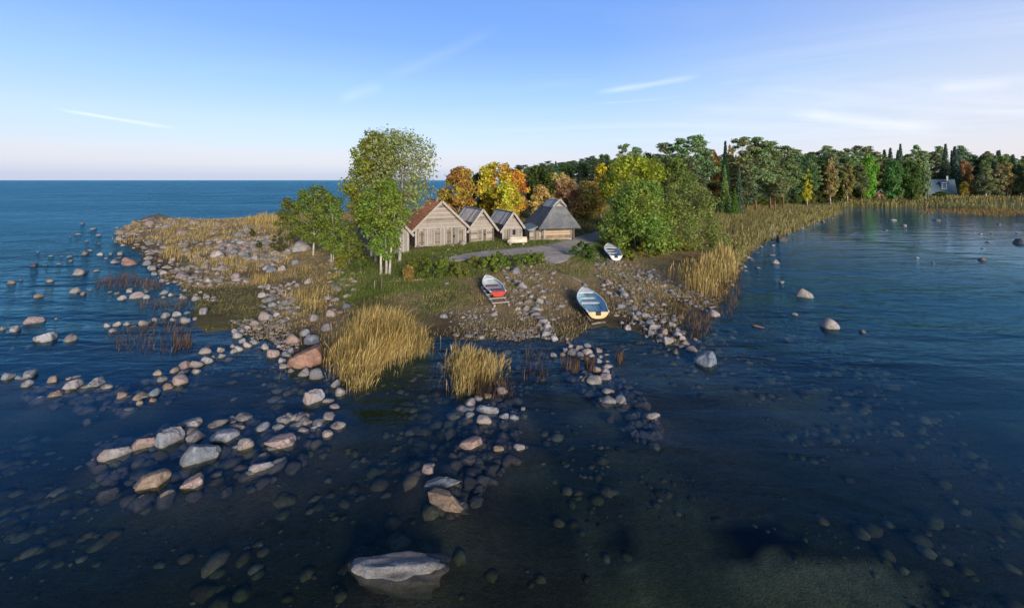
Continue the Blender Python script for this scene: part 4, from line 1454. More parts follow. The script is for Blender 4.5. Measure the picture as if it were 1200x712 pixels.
ZONE_TEXT = {
    'farbay': 'in the far bay below the lakeside house', 'bayshore': 'along the reedy bank of the bay', 'bay': 'in open bay water off the right bank',
    'reedrow': 'in the short row below the bay reeds', 'bank': 'on the stony bank beside the blue boat', 'head': 'in the stone heap heading the middle tongue',
    'tail': 'in the sunken tail of the middle tongue', 'boats': 'between red boat and blue boat', 'middle': 'in dark water below the small reed bed',
    'foot': 'at the foot of the small reed bed', 'beach': 'on the grass left of the red boat', 'frontright': 'in the foreground cluster near the reeds',
    'front': 'in the foreground group of big boulders', 'boulder': 'around the large reddish boulder', 'gully': 'in the gully above the reddish boulder',
    'bayrow': 'edging the pebbly cove', 'chain': 'in the leftmost chain in dark water', 'flat': 'in the flat group left in blue water',
    'curve': 'in the curved chain across the cove', 'midrow': 'in the row behind the rusty weed', 'weedrow': 'in the row below the rusty weed',
    'open': 'in the choppy open water off the spit', 'tip': 'at the far tip of the stony spit', 'spit': 'on the grassy part of the stony spit', 'spitshore': 'along the near shore of the stony spit'}
ZONE_GROUP = {k: 'stones ' + v for k, v in ZONE_TEXT.items()}
SPECIAL = {(359, 415.6): 'largest boulder, reddish brown with a flat face, beside the golden reeds',
           (153.3, 303): 'pink-orange boulder at the water edge of the stony spit',
           (354, 285.5): 'huge pale craggy boulder under the leafy alder',
           (235, 531.4): 'big blue-grey notched boulder, largest of the foreground group',
           (176, 562): 'brown wet rounded boulder, nearest of the foreground group',
           (169, 518.8): 'pink boulder with a dark side between two grey boulders in the foreground',
           (134.8, 530.5): 'long low grey boulder at the left end of the foreground group',
           (329.7, 515.6): 'long pale pink boulder, largest of the foreground cluster near the reeds',
           (827.2, 420): 'large blue-grey boulder in water off the end of the stony bank',
           (972, 377.7): 'pale boulder with a dark waterline, nearer of two alone in the bay',
           (943, 343.2): 'pale boulder tapering to one side, farther of two alone in the bay',
           (523.5, 587.5): 'broad flat brown boulder just breaking the dark water',
           (518.5, 565.6): 'flat blue-grey boulder just behind the broad brown one',
           (179.4, 254.3): 'dark blocky boulder at the outermost end of the stony spit',
           (367.3, 461): 'five-sided grey boulder in water below the large reddish one',
           (54, 394.5): 'wide pale flat-topped boulder, largest of the flat stones',
           (91, 317.8): 'pale angular boulder alone in the choppy water off the spit',
           (916.6, 278.5): 'dark boulder jutting from the reedy bank of the bay',
           (1196, 282.5): 'long dark boulder at the right edge of the far bay',
           (110.4, 448): 'grey boulder with a dark hollow, rightmost large one of the chain'}
zones = {}
for r in rock_specs:
    r['zone'] = zone_of(r)
    zones.setdefault(r['zone'], []).append(r)
for zname, rs in zones.items():
    txt = ZONE_TEXT[zname]
    free = [r for r in rs if (r['x'], r['y']) not in SPECIAL]
    for r in rs:
        r['label'] = SPECIAL.get((r['x'], r['y']))
        r['group'] = None
    def take(word, key, pool):
        pool = [r for r in pool if r['label'] is None]
        if not pool:
            return
        r = max(pool, key=key)
        r['label'] = f"{TONE_WORD[r['tone']]} stone, {word} {txt}"
    # extremes that a viewer can find, each true over the whole zone
    for word, key in (('leftmost', lambda r: -r['x']), ('rightmost', lambda r: r['x']), ('farthest', lambda r: -r['y']), ('nearest', lambda r: r['y'])):
        best = max(rs, key=key)
        if best['label'] is None:
            best['label'] = f"{TONE_WORD[best['tone']]} stone, {word} {txt}"
    for tone in set(r['tone'] for r in rs):
        same = [r for r in rs if r['tone'] == tone]
        if len(same) == 1:
            if same[0]['label'] is None:
                same[0]['label'] = f"only {TONE_WORD[tone]} stone {txt}"
            continue
        for word, key in (('biggest', lambda r: r['w'] * r['h']), ('smallest', lambda r: -r['w'] * r['h'])):
            best = max(same, key=key)
            if best['label'] is None:
                best['label'] = f"{word} {TONE_WORD[tone]} stone {txt}"
        rest = [r for r in same if r['label'] is None]
        rest.sort(key=lambda r: r['x'])
        if len(rest) == 1:
            rest[0]['label'] = f"middle-sized {TONE_WORD[tone]} stone {txt}"
        elif 2 <= len(rest) <= 3:
            for r, wd in zip(rest, ('left', 'right') if len(rest) == 2 else ('left', 'centre', 'right')):
                r['label'] = f"{wd} one of {'two' if len(rest) == 2 else 'three'} mid-sized {TONE_WORD[tone]} stones {txt}"
        else:
            for r in rest:
                r['label'] = f"one of the middling {TONE_WORD[tone]} stones {txt}"
    for r in rs:
        r['group'] = ZONE_GROUP[zname]

for k, r in enumerate(rock_specs):
    a, b, c = r['abc']
    big = r['w'] > 24
    me = BIGSTONES[k % len(BIGSTONES)] if big else STONES[(k * 5 + 3) % len(STONES)]
    rg = random.Random(k)
    o = link('boulder' if big else 'stone', me, None, (), (r['pos'][0], r['pos'][1], r['zc']),
             (rg.uniform(-.08, .08), rg.uniform(-.10, .10), rg.uniform(-.5, .5)), (a, b, c))
    t_ = TONES[r['tone']]
    f = rg.uniform(0.85, 1.12) * (1.7 if r['sub'] else 1.0)
    u = rg.uniform(-.02, .02)
    o.color = (t_[0] * f + u, t_[1] * f, t_[2] * f - u, 1)
    tag(o, r['label'], 'boulder' if big else 'stone', r['group'])

# the foremost boulder, mostly under water
def foremost():
    x, y = gp(458, 680)
    o = link('boulder', rock_mesh(777, 5, 6, 0.12), None, (), (x + .03, y + 0.30, -0.21), (0.03, 0.06, 0.05), (0.95, 0.40, 0.31))
    o.color = (.20, .20, .21, 1)
    tag(o, 'foremost boulder, pale flat top awash above its wide sunken base', 'boulder')



foremost()

# ---- loose stones past counting: one mesh each
ico = rock_mesh(5, 1, 4, 0.1)
ICO_V = np.array([v.co[:] for v in ico.vertices])
ICO_F = np.array([p.vertices[:] for p in ico.polygons])
ico2 = rock_mesh(6, 2, 6, 0.1)
ICO2_V = np.array([v.co[:] for v in ico2.vertices])
ICO2_F = np.array([p.vertices[:] for p in ico2.polygons])
bpy.data.meshes.remove(ico)
bpy.data.meshes.remove(ico2)


def stone_heap(name, pts, kind_mat, rng, fine=False, flat=0.7):
    """pts: rows of x, y, z, size"""
    pts = np.asarray(pts)
    n = len(pts)
    V0, F0 = (ICO2_V, ICO2_F) if fine else (ICO_V, ICO_F)
    ang = rng.uniform(0, 2 * np.pi, n)
    ca, sa = np.cos(ang), np.sin(ang)
    sx = pts[:, 3] * rng.uniform(0.8, 1.25, n)
    sy = pts[:, 3] * rng.uniform(0.6, 1.0, n)
    sz = pts[:, 3] * flat * rng.uniform(0.6, 1.1, n)
    jit = 1 + rng.normal(0, 0.09, (n, len(V0), 1))
    V = V0[None] * jit
    lx, ly, lz = V[..., 0] * sx[:, None], V[..., 1] * sy[:, None], V[..., 2] * sz[:, None]
    out = np.empty_like(V)
    out[..., 0] = lx * ca[:, None] - ly * sa[:, None] + pts[:, 0:1]
    out[..., 1] = lx * sa[:, None] + ly * ca[:, None] + pts[:, 1:2]
    out[..., 2] = lz + pts[:, 2:3]
    Fc = (F0[None] + (np.arange(n) * len(V0))[:, None, None]).reshape(-1, 3)
    me = np_mesh(name, out.reshape(-1, 3), Fc, fine or 'cobble' in name)
    return link(name, me, None, (kind_mat,))


def scatter_px(poly, n, rng, zg=0.1):
    """n random ground points inside a photo-pixel outline, spread evenly over the ground"""
    pw = np.array([gp(px, py, zg) for px, py in poly])
    lo, hi = pw.min(0), pw.max(0)
    got = np.zeros((0, 2))
    while len(got) < n:
        q = rng.uniform(lo, hi, (n * 3, 2))
        got = np.concatenate([got, q[inside(pw, q[:, 0], q[:, 1])]])
    return got[:n]


def sizes(n, rng, lo, hi, p=2.2):
    return lo + (hi - lo) * rng.uniform(0, 1, n) ** p


rub = []
rg_ = np.random.default_rng(11)
for poly, n, lo, hi in (
    ([(135, 262), (200, 254), (260, 262), (330, 268), (300, 282), (215, 290), (150, 292)], 360, .10, .42),
    ([(165, 293), (215, 288), (320, 284), (345, 300), (318, 320), (240, 318), (180, 322)], 260, .10, .42),
    ([(255, 284), (330, 285), (345, 305), (320, 318), (270, 305)], 170, .15, .5),
    ([(190, 318), (265, 318), (300, 330), (255, 336), (200, 336)], 120, .08, .26),
    ([(120, 337), (205, 336), (260, 344), (255, 352), (130, 352)], 60, .08, .2),
    ([(305, 335), (345, 333), (350, 362), (335, 380), (305, 372)], 160, .05, .2),
    ([(270, 374), (340, 372), (345, 412), (310, 416), (272, 412)], 600, .025, .11),
    ([(300, 395), (350, 400), (345, 436), (318, 428)], 130, .03, .11),
    ([(385, 300), (420, 300), (425, 340), (405, 372), (380, 362), (385, 330)], 110, .05, .24),
    ([(585, 312), (640, 308), (668, 345), (655, 395), (620, 390), (590, 345)], 340, .04, .2),
    ([(588, 384), (650, 380), (655, 402), (590, 404)], 620, .02, .075),
    ([(545, 365), (580, 362), (592, 396), (548, 402)], 130, .03, .11),
    ([(690, 305), (745, 312), (770, 352), (800, 370), (815, 402), (785, 410), (735, 392), (712, 352)], 500, .04, .19),
    ([(655, 393), (700, 396), (716, 428), (690, 424), (655, 418)], 90, .05, .13),
    ([(745, 313), (800, 330), (845, 362), (835, 370), (790, 350), (750, 330)], 170, .04, .17),
    ([(845, 335), (872, 296), (925, 272), (990, 248), (995, 251), (930, 280), (885, 302), (860, 340)], 170, .06, .3),
    ([(500, 310), (600, 300), (640, 310), (600, 325), (520, 330)], 130, .05, .17),
    ([(520, 368), (560, 362), (570, 392), (530, 397)], 70, .04, .12),
    ([(660, 426), (720, 424), (775, 480), (772, 515), (740, 505), (700, 470)], 190, .07, .24),
    ([(545, 462), (605, 458), (612, 500), (590, 545), (560, 575), (520, 600), (495, 580), (530, 520)], 170, .06, .22),
    ([(165, 440), (262, 398), (262, 424), (215, 456), (165, 474)], 90, .06, .2),
    ([(20, 436), (150, 440), (160, 478), (30, 466)], 90, .07, .25),
    ([(110, 505), (230, 485), (400, 482), (400, 515), (310, 560), (180, 585), (110, 560)], 150, .08, .28)):
    q = scatter_px(poly, n, rg_)
    s = sizes(n, rg_, lo, hi)
    z = terrain_z(q[:, 0], q[:, 1])
    z = np.where(z < -0.02, np.maximum(z, -0.12 - s * .2), z)
    rub.append(np.stack([q[:, 0], q[:, 1], z + 0.1 * s, s], 1))
rub.append(np.array([[r['pos'][0], r['pos'][1], r['zc'], (r['abc'][0] + r['abc'][1]) / 2] for r in ROCK_RUBBLE]))
sunk = np.concatenate(rub[19:24])
rub = np.concatenate(rub[:18] + rub[18:19] + rub[24:])
tag(stone_heap('loose_stones', rub, M_RUBBLE, rg_), 'countless loose stones strewn over shore and spit', None, None, 'stuff')

tag(stone_heap('sunken_stones', sunk, M_RUBBLE, rg_, True), 'countless stones lying just below the surface along the stone rows', None, None, 'stuff')

# cobbles on the seabed that show through the water
q = rg_.uniform((-14, 6.2), (15, 26), (15000, 2))
z = terrain_z(q[:, 0], q[:, 1])
s = sizes(len(q), rg_, .03, .22, 3.0) * (1 + .5 * np.clip(fbm(q[:, 0], q[:, 1], .5, 21.0), -.8, 1))
keep = (z < -0.08) & ~inside(SAND, q[:, 0], q[:, 1]) & ~inside(WEED, q[:, 0], q[:, 1]) & (rg_.uniform(0, 1, len(q)) < np.where(q[:, 0] < 2.5, np.clip(.55 + .9 * fbm(q[:, 0], q[:, 1], .42, 17.0), .04, 1), np.clip(.12 + .6 * fbm(q[:, 0], q[:, 1], .42, 17.0), .0, .5)))
pts = np.stack([q[:, 0], q[:, 1], z, s], 1)[keep]
tag(stone_heap('seabed_cobbles', pts, M_COBBLE, rg_, False, 0.5), 'countless brown cobbles on the lake bed seen through shallow water', None, None, 'stuff')

# ------------------------------------------------------------------ trees
LEAF_GAIN = 1.85


def unit_dirs(n, rng):
    v = rng.normal(0, 1, (n, 3))
    return v / np.linalg.norm(v, axis=1, keepdims=True)


def leaves_mesh(name, pos, nrm, size, rng, aspect=0.6, up=None):
    """one small pointed leaf (four corners) at each position"""
    n = len(pos)
    r = unit_dirs(n, rng)
    u = np.cross(nrm, r)
    u /= np.linalg.norm(u, axis=1, keepdims=True) + 1e-9
    v = np.cross(nrm, u)
    s = size[:, None] if isinstance(size, np.ndarray) else size
    a = pos - u * s * 0.5
    b = pos - v * s * 0.5 * aspect
    c = pos + u * s * 0.5
    d = pos + v * s * 0.5 * aspect
    V = np.stack([a, b, c, d], 1).reshape(-1, 3)
    Fc = np.arange(n * 4).reshape(-1, 4)
    return np_mesh(name, V, Fc)


def limb_mesh(name, H, r0, tips, rng, stems=((0, 0),), lean=0.03):
    """tapered trunk(s) with limbs that reach towards the tips"""
    mb = MB()
    for k, (sx, sy) in enumerate(stems):
        top = H * (0.86 - 0.10 * k)
        pts, rad = [], []
        bx, by = rng.normal(0, lean * H, 2)
        for i in range(7):
            t = i / 6
            pts.append((sx * (1 + 1.6 * t) + bx * t * t + 0.012 * H * math.sin(3 * t + k), sy * (1 + 1.6 * t) + by * t * t, t * top))
            rad.append(r0 * (1 - 0.86 * t) / (1 + .25 * len(stems)) * (1.25 if i == 0 else 1))
        mb.tube(pts, rad, 7)
        mine = [tp for j, tp in enumerate(tips) if j % len(stems) == k]
        for tp in mine:
            zt = min(max(tp[2] * 0.78 - 0.06 * H, H * 0.16), top * 0.94)
            f = zt / top * 6
            i = min(int(f), 5)
            q = f - i
            st = [pts[i][c] * (1 - q) + pts[i + 1][c] * q for c in range(3)]
            md = [(st[c] * 0.5 + tp[c] * 0.5) for c in range(3)]
            md[2] += 0.03 * H
            rr = max(rad[i] * 0.42, 0.012 * H / 10)
            mb.tube([st, md, tp], [rr, rr * 0.6, rr * 0.2], 5)
    return mb.mesh(name, True)


def crown_points(n, blobs, rng, shell=0.55, flat=0.8):
    """points through clumps; each clump denser towards its skin"""
    w = np.array([b[3] ** 2 for b in blobs])
    idx = rng.choice(len(blobs), n, p=w / w.sum())
    B = np.array(blobs)[idx]
    d = unit_dirs(n, rng)
    rad = (shell + (1 - shell) * rng.uniform(0, 1, n)) * (1 + 0.16 * rng.normal(0, 1, n))
    p = B[:, :3] + d * rad[:, None] * B[:, 3:4] * np.array([1, 1, flat])
    return p, d


def broadleaf(name, H, Wd, rng, nleaf, leaf, base=0.2, nblob=26, shape='round', stems=((0, 0),), r0=None, droop=0.0, tip=0.6):
    """returns trunk mesh and crown mesh of a deciduous tree"""
    blobs = []
    for i in range(nblob):
        t = (i + rng.uniform(0.1, 0.9)) / nblob
        z = base + (0.97 - base) * t
        if shape == 'round':
            env = math.sin(math.pi * min(max((z - base) / (1 - base), 0.03), 0.97)) ** tip
        elif shape == 'tall':
            env = (math.sin(math.pi * min(max((z - base) / (1 - base) * 0.85 + .12, 0.03), 0.97))) ** 0.7
        elif shape == 'bush':
            env = math.sqrt(max(1 - ((z - base) / (1 - base)) ** 2, 0.03))
        else:
            env = 1 - 0.8 * (z - base) / (1 - base)
        a = i * 2.399 + rng.uniform(-.5, .5)
        rr = env * Wd / 2 * math.sqrt(rng.uniform(0.12, 1.0)) * 0.80
        br = (0.09 + 0.09 * rng.uniform()) * min(H, Wd * 1.15) * (0.65 + 0.45 * env)
        blobs.append((rr * math.cos(a), rr * math.sin(a), min(z * H, H - br * 0.7), br))
    p, d = crown_points(nleaf, blobs, rng)
    if droop:
        p[:, 2] -= droop * np.abs(rng.normal(0, 1, len(p)))
    nrm = d * 0.6 + np.array([0, 0, 0.45]) + rng.normal(0, 0.45, d.shape)
    nrm /= np.linalg.norm(nrm, axis=1, keepdims=True)
    p[:, 2] = np.maximum(p[:, 2], 0.04 * H)
    crown = leaves_mesh(name + '_crown', p, nrm, leaf * rng.uniform(0.45, 1.5, len(p)), rng)
    tips = [(b[0], b[1], b[2]) for b in blobs]
    trunk = limb_mesh(name + '_trunk', H, r0 or 0.022 * H, tips, rng, stems)
    return trunk, crown


def pine(name, H, Wd, rng, n, leaf, base=0.42):
    """Scots pine: bare lower trunk, flat needle clumps on upswept limbs"""
    blobs = []
    nl = 34
    for i in range(nl):
        t = (i + rng.uniform(0, 1)) / nl
        z = base + (1 - base) * t
        env = (0.62 + 0.5 * math.sin(math.pi * min(t * 0.9 + .08, 1))) * (1 - 0.55 * t ** 2.2)
        a = i * 2.4 + rng.uniform(-.6, .6)
        rr = Wd / 2 * env * rng.uniform(0.25, 0.95)
        blobs.append((rr * math.cos(a), rr * math.sin(a), z * H * 0.975, Wd * rng.uniform(0.15, 0.25) * (1 - .35 * t)))
    for _ in range(3):
        blobs.append((rng.normal(0, .03) * Wd, rng.normal(0, .03) * Wd, H * rng.uniform(0.93, 0.97), Wd * .11))
    p, d = crown_points(n, blobs, rng, 0.3, 0.42)
    c = p.copy()
    nrm = d * 0.5 + np.array([0, 0, 0.7]) + rng.normal(0, .5, d.shape)
    nrm /= np.linalg.norm(nrm, axis=1, keepdims=True)
    return limb_mesh(name + '_trunk', H, 0.014 * H, [b[:3] for b in blobs], rng, lean=.012), leaves_mesh(name + '_crown', p, nrm, leaf * rng.uniform(.6, 1.3, n), rng, 0.32)


def spruce(name, H, Wd, rng, n, leaf):
    t = rng.uniform(0, 1, n) ** 0.85
    t = np.floor(t * 22) / 22 * .8 + t * .2 + rng.uniform(0, 0.045, n)
    t = np.clip(t, 0, 0.995)
    z = (1 - t)                                                    # t=0 top
    R = Wd / 2 * (0.07 + 0.93 * t) * (0.80 + 0.20 * rng.uniform(0, 1, n))
    nb = 9
    a = np.floor(rng.uniform(0, nb, n)) * 2 * np.pi / nb + np.floor(t * 18) * 0.7 + rng.normal(0, 0.22, n)
    q = rng.uniform(0.12, 1, n) ** 0.7
    p = np.stack([np.cos(a) * R * q, np.sin(a) * R * q, z * H * 0.96 + 0.04 * H - q * R * 0.28], 1)
    p[:, 2] = np.maximum(p[:, 2], 0.02 * H)
    nrm = np.stack([np.cos(a) * .4, np.sin(a) * .4, np.ones(n)], 1) + rng.normal(0, .45, (n, 3))
    nrm /= np.linalg.norm(nrm, axis=1, keepdims=True)
    mb = MB()
    mb.tube([(0, 0, 0), (0, 0, H * .5), (0, 0, H * .99)], [.015 * H, .009 * H, .002 * H], 6)
    return mb.mesh(name + '_trunk', True), leaves_mesh(name + '_crown', p, nrm, leaf * rng.uniform(.6, 1.3, n), rng, 0.4)


def plant_tree(name, label, group, meshes, x, y, z, sx, sz, color, bark, leafm, rz=0.0, cat='tree'):
    root = empty(name, (x, y, z - 0.03), rz)
    tag(root, label, cat, group)
    for nm, me, mt in (('trunk', meshes[0], bark), ('crown', meshes[1], leafm)):
        o = link(nm, me, root, (mt,), scale=(sx, sx, sz))
        if nm == 'crown':
            o.color = (*[min(v * LEAF_GAIN, .6) for v in color], 1)
    return root


def tree_dims(px, yb, ytop, wpx):
    """base pixel, top row and crown width in the photo -> place and real size"""
    x, y, z = gpt(px, yb)
    H = CAMH - (ytop - HZ) * y / F - z
    return x, y, z, H, wpx * y / F / stretch(px)


GREEN, LIME, OLIVE = (.060, .095, .022), (.13, .155, .025), (.11, .105, .03)
DKGREEN, BLUEGREEN = (.030, .055, .018), (.035, .062, .030)
YELLOW, ORANGE, RUST, GOLD = (.38, .24, .02), (.42, .15, .025), (.26, .115, .06), (.30, .19, .03)
PINEC = (.048, .068, .028)


def hero(name, label, px, yb, ytop, wpx, color, seed, nleaf, leaf, bark=M_BARK, leafm=M_LEAF, shape='round', base=.2, nblob=26, stems=((0, 0),), r0=None, droop=0., group=None, dx=0., cat='tree', tip=.6):
    x, y, z, H, Wd = tree_dims(px, yb, ytop, wpx)
    rng = np.random.default_rng(seed)
    ms = broadleaf(name, H, Wd, rng, nleaf, leaf, base, nblob, shape, stems, r0, droop, tip)
    return plant_tree(name, label, group, ms, x + dx * y / F, y, z, 1, 1, color, bark, leafm, 0.0, cat)


# the tall trees by the first hut
hero('birch_tree', 'tallest tree, drooping pale birch with sparse grey-green leaves by the first hut', 468, 306, 149, 104, (.16, .18, .065), 1, 11000, .18, M_BIRCH, M_LEAF, 'tall', .44, 46, ((0, 0),), .15, .22)
hero('linden_tree', 'tall yellow-green tree just left of the drooping birch', 440, 307, 152, 74, (.17, .18, .022), 2, 14000, .19, M_BARK, M_LEAF, 'tall', .22, 42, ((0, 0),), .15)
hero('ash_tree', 'bright green tree on three pale stems in front of the tall birch', 450, 321, 208, 68, (.115, .165, .025), 3, 7600, .17, M_PALEBARK, M_LEAF, 'round', .20, 30, ((-.20, 0), (0.05, .1), (.30, -.05)), .15)
# alders left of them
hero('alder_tree', 'leafy green alder with a pale trunk, tallest of the left alders', 367, 299, 217, 66, (.105, .14, .025), 4, 7000, .19, M_PALEBARK, M_LEAF, 'round', .20, 28, ((0, 0),), .11)
hero('alder_tree', 'small alder at the left edge of the tree clump by the sea', 338, 291, 231, 40, (.085, .10, .022), 5, 4500, .16, M_BARK, M_LEAF, 'round', .15, 18, ((0, 0),), .08)
hero('alder_tree', 'leafy alder with short bare trunk nearest the gully stones', 388, 307, 226, 46, (.115, .15, .028), 6, 5200, .17, M_PALEBARK, M_LEAF, 'round', .16, 24, ((0, 0), (.12, 0)), .10)
hero('alder_bush', 'low dense alder bush between the alders and the tall trees', 409, 308, 258, 40, (.095, .125, .025), 7, 3800, .16, M_BARK, M_LEAF, 'bush', .08, 18, cat='bush')
hero('juniper_bush', 'dark rounded bush beside the huge pale boulder', 326, 296, 271, 22, (.055, .06, .014), 8, 2600, .12, M_BARK, M_LEAF, 'bush', .05, 12, cat='bush')
hero('juniper_bush', 'very small dark bush on the grassy spit', 303, 291, 281, 9, (.045, .055, .015), 9, 900, .11, M_BARK, M_LEAF, 'bush', .05, 8, cat='bush')
hero('juniper_bush', 'small round bush among dry grass at the top of the spit', 295, 278, 267, 9, (.045, .055, .015), 10, 900, .14, M_BARK, M_LEAF, 'bush', .05, 8, cat='bush')
# autumn trees behind the huts
AG = 'autumn trees behind the huts'
for spec in (
    ('maple_tree', 'orange-brown maple with pale stems behind the largest hut', 537, 268, 195, 46, (.27, .18, .04), 21, 6500, .34, M_PALEBARK, .12),
    ('maple_tree', 'tallest golden maple behind the two middle huts', 580, 264, 189, 50, (.30, .235, .03), 22, 6500, .36, M_BARK, .16),
    ('maple_tree', 'fiery orange maple at the shoulder of the golden maple', 604, 262, 198, 36, (.38, .155, .03), 23, 5000, .36, M_BARK, .16),
    ('maple_tree', 'yellow round maple directly behind the smallest hut', 592, 270, 212, 44, (.27, .24, .03), 24, 5200, .30, M_BARK, .1),
    ('maple_tree', 'dark green round tree behind the orange maple', 630, 258, 193, 42, (.045, .065, .014), 25, 4800, .40, M_BARK, .14),
    ('maple_tree', 'low brownish tree behind the thatched roof', 634, 262, 217, 36, (.26, .19, .07), 26, 3200, .36, M_BARK, .1),
    ('maple_tree', 'rosy brown bushy tree right of the thatched roof', 664, 259, 209, 40, (.36, .21, .11), 27, 4000, .38, M_BARK, .08),
    ('maple_tree', 'pale yellow tree behind the rosy brown one', 656, 252, 202, 42, (.32, .27, .09), 28, 3600, .45, M_BARK, .1),
    ('birch_tree', 'slim golden birch left of the big willow', 704, 258, 190, 22, (.36, .24, .02), 29, 3000, .40, M_BIRCH, .14),
    ('maple_tree', 'yellow-brown bushy tree below the slim golden birch', 688, 259, 212, 46, (.28, .21, .06), 30, 4200, .40, M_BARK, .08),
    ('maple_tree', 'dark green tree between orange-brown and golden maples', 560, 262, 203, 34, (.045, .06, .018), 31, 3800, .38, M_BARK, .12)):
    nm, lb, px_, yb_, yt_, w_, c_, sd_, n_, lf_, bk_, bs_ = spec
    hero(nm, lb, px_, yb_, yt_, w_, c_, sd_, n_, lf_, bk_, M_AUTUMN if 'dark' not in lb else M_LEAF, 'round', bs_, 24, group=AG)
# the willow thicket and its neighbours
hero('willow_tree', 'broad green willow, left half of the big thicket by the path', 751, 292, 210, 112, (.12, .165, .032), 41, 17000, .23, M_BARK, M_LEAF, 'bush', .06, 64, ((-.5, 0), (0, 0.2), (.6, 0)), .16, tip=.4)
hero('willow_tree', 'broad olive willow, right half of the big thicket', 800, 289, 213, 112, (.14, .165, .045), 42, 15000, .20, M_BARK, M_LEAF, 'bush', .06, 56, ((-.5, 0), (.5, 0)), .15, tip=.4)
hero('lime_tree', 'bright yellow-green tree rising behind the left willow', 740, 272, 181, 96, (.19, .22, .022), 43, 9500, .30, M_BARK, M_LEAF, 'round', .2, 26)
hero('oak_tree', 'mid-green tree between the two willows, behind them', 784, 268, 184, 84, (.11, .145, .032), 44, 8000, .32, M_BARK, M_LEAF, 'round', .2, 24)
for k, (px_, yb_, yt_, w_, c_, lb) in enumerate((
    (585, 311, 294, 34, (.095, .13, .018), 'dense low green shrub in front of the path, left of its fork'),
    (556, 310, 299, 20, (.11, .13, .025), 'small yellow-green shrub left of the dense shrub before the path'),
    (612, 312, 297, 46, (.085, .12, .016), 'wide low green shrub above the stone line by the red boat'),
    (684, 302, 282, 44, (.045, .085, .014), 'rounded dark green shrub between path and small white boat'),
    (762, 300, 282, 44, (.16, .165, .02), 'yellow-green shrub at the foot of the left willow'),
    (797, 294, 277, 38, (.19, .17, .02), 'yellow shrub at the foot of the right willow'),
    (737, 304, 293, 24, (.13, .145, .02), 'low yellowish shrub just right of the small white boat'),
    (478, 329, 309, 18, (.20, .155, .04), 'small straw-coloured shrub in front of the three-stemmed tree'),
    (508, 326, 308, 52, (.075, .10, .018), 'low spreading green shrub above the low bank edge'),
    (538, 322, 307, 30, (.11, .125, .022), 'low green shrub right of the spreading one above the bank edge'),
    (398, 314, 298, 26, (.13, .125, .022), 'low yellowish shrub at the foot of the near alder'),
    (524, 318, 300, 40, (.10, .135, .02), 'green shrub in front of the left end of the path'),
    (574, 317, 300, 36, (.09, .13, .018), 'green shrub in front of the dense one, just above the red boat'),
    (630, 308, 296, 30, (.11, .15, .02), 'yellow-green shrub at the right end of the row before the path'),
    (492, 316, 300, 40, (.085, .12, .02), 'green shrub in the grass before the largest hut'),
    (422, 318, 303, 30, (.07, .095, .02), 'low dark shrub left of the three pale stems'))):
    hero('shrub', lb, px_, yb_, yt_, w_, c_, 60 + k, 2600, .15, M_BARK, M_LEAF, 'bush', .05, 16, cat='shrub', group='shrubs near the path')

# ---- forest trees: a few of each kind, copied
PROTO = {}
for i in range(4):
    PROTO['pine', i] = pine('pine', 10, 4.6, np.random.default_rng(200 + i), 6000, .46, (.34, .22, .42, .28)[i])
for i in range(2):
    PROTO['spruce', i] = spruce('spruce', 10, 3.0, np.random.default_rng(220 + i), 3600, .38)
for i in range(3):
    PROTO['round', i] = broadleaf('round', 10, 7, np.random.default_rng(230 + i), 4200, .50, .12, 24, 'round')
for i in range(3):
    PROTO['birch', i] = broadleaf('birch', 10, 4.2, np.random.default_rng(240 + i), 3600, .40, .15, 26, 'tall')
PW = {'pine': 4.6, 'spruce': 3.0, 'round': 7.0, 'birch': 4.2}
CLS = {'pine': ('pine_tree', M_PINEBARK, M_NEEDLE), 'spruce': ('spruce_tree', M_BARK, M_NEEDLE), 'round': ('broadleaf_tree', M_BARK, M_LEAF), 'birch': ('birch_tree', M_BIRCH, M_LEAF)}
_count = [0]


def forest(kind, px, yb, ytop, wpx, color, label, group=None, leafm=None, var=None, pos=None):
    _count[0] += 1
    rg = random.Random(_count[0] * 17 + 3)
    if pos is None:
        x, y, z, H, Wd = tree_dims(px, yb, ytop, wpx)
    else:
        x, y, z, H, Wd = pos
    keys = [k for k in PROTO if k[0] == kind]
    ms = PROTO[keys[_count[0] % len(keys) if var is None else var]]
    nm, bark, lm = CLS[kind]
    f = rg.uniform(.85, 1.15) * (1.85 if kind in ('pine', 'spruce') else 1.45)
    return plant_tree(nm, label, group, ms, x, y, z, Wd / PW[kind], H / 10, tuple(q * f * h_ for q, h_ in zip(color, (rg.uniform(.85, 1.35), rg.uniform(.92, 1.15), rg.uniform(.8, 1.1)))), bark, leafm or lm, rg.uniform(0, 6.28))


G1 = 'pines of the grove behind the willows'
for px_, yb_, yt_, w_, lb in (
    (731, 246, 168, 30, 'lone dark pine rising left of the grove, over the yellow-green tree'), (746, 245, 171, 26, 'smaller pine just right of the lone dark pine'),
    (760, 244, 178, 30, 'low pine filling the gap left of the pine grove'),
    (781, 246, 166, 44, 'flat-topped pine at the left end of the pine grove'), (797, 247, 161, 46, 'tall pine second from left in the pine grove'),
    (815, 247, 157, 46, 'tallest broad pine in the middle of the pine grove'), (828, 246, 172, 40, 'lower pine at the right end of the pine grove'),
    (808, 250, 184, 44, 'short pine standing in front of the pine grove'),
    (868, 249, 160, 48, 'tall pine with red trunk beside the dark spruce'), (886, 249, 159, 52, 'tallest pine with bare red trunk at the meadow edge'),
    (903, 247, 164, 46, 'broad pine right of the tallest meadow-edge pine'), (918, 245, 170, 40, 'pine at the right end of the meadow-edge group'),
    (876, 251, 190, 40, 'short pine under the two tall meadow-edge pines'), (908, 249, 196, 38, 'short bushy pine at the right of the meadow-edge group')):
    forest('pine', px_, yb_, yt_, w_, (.055, .08, .036), lb, G1)
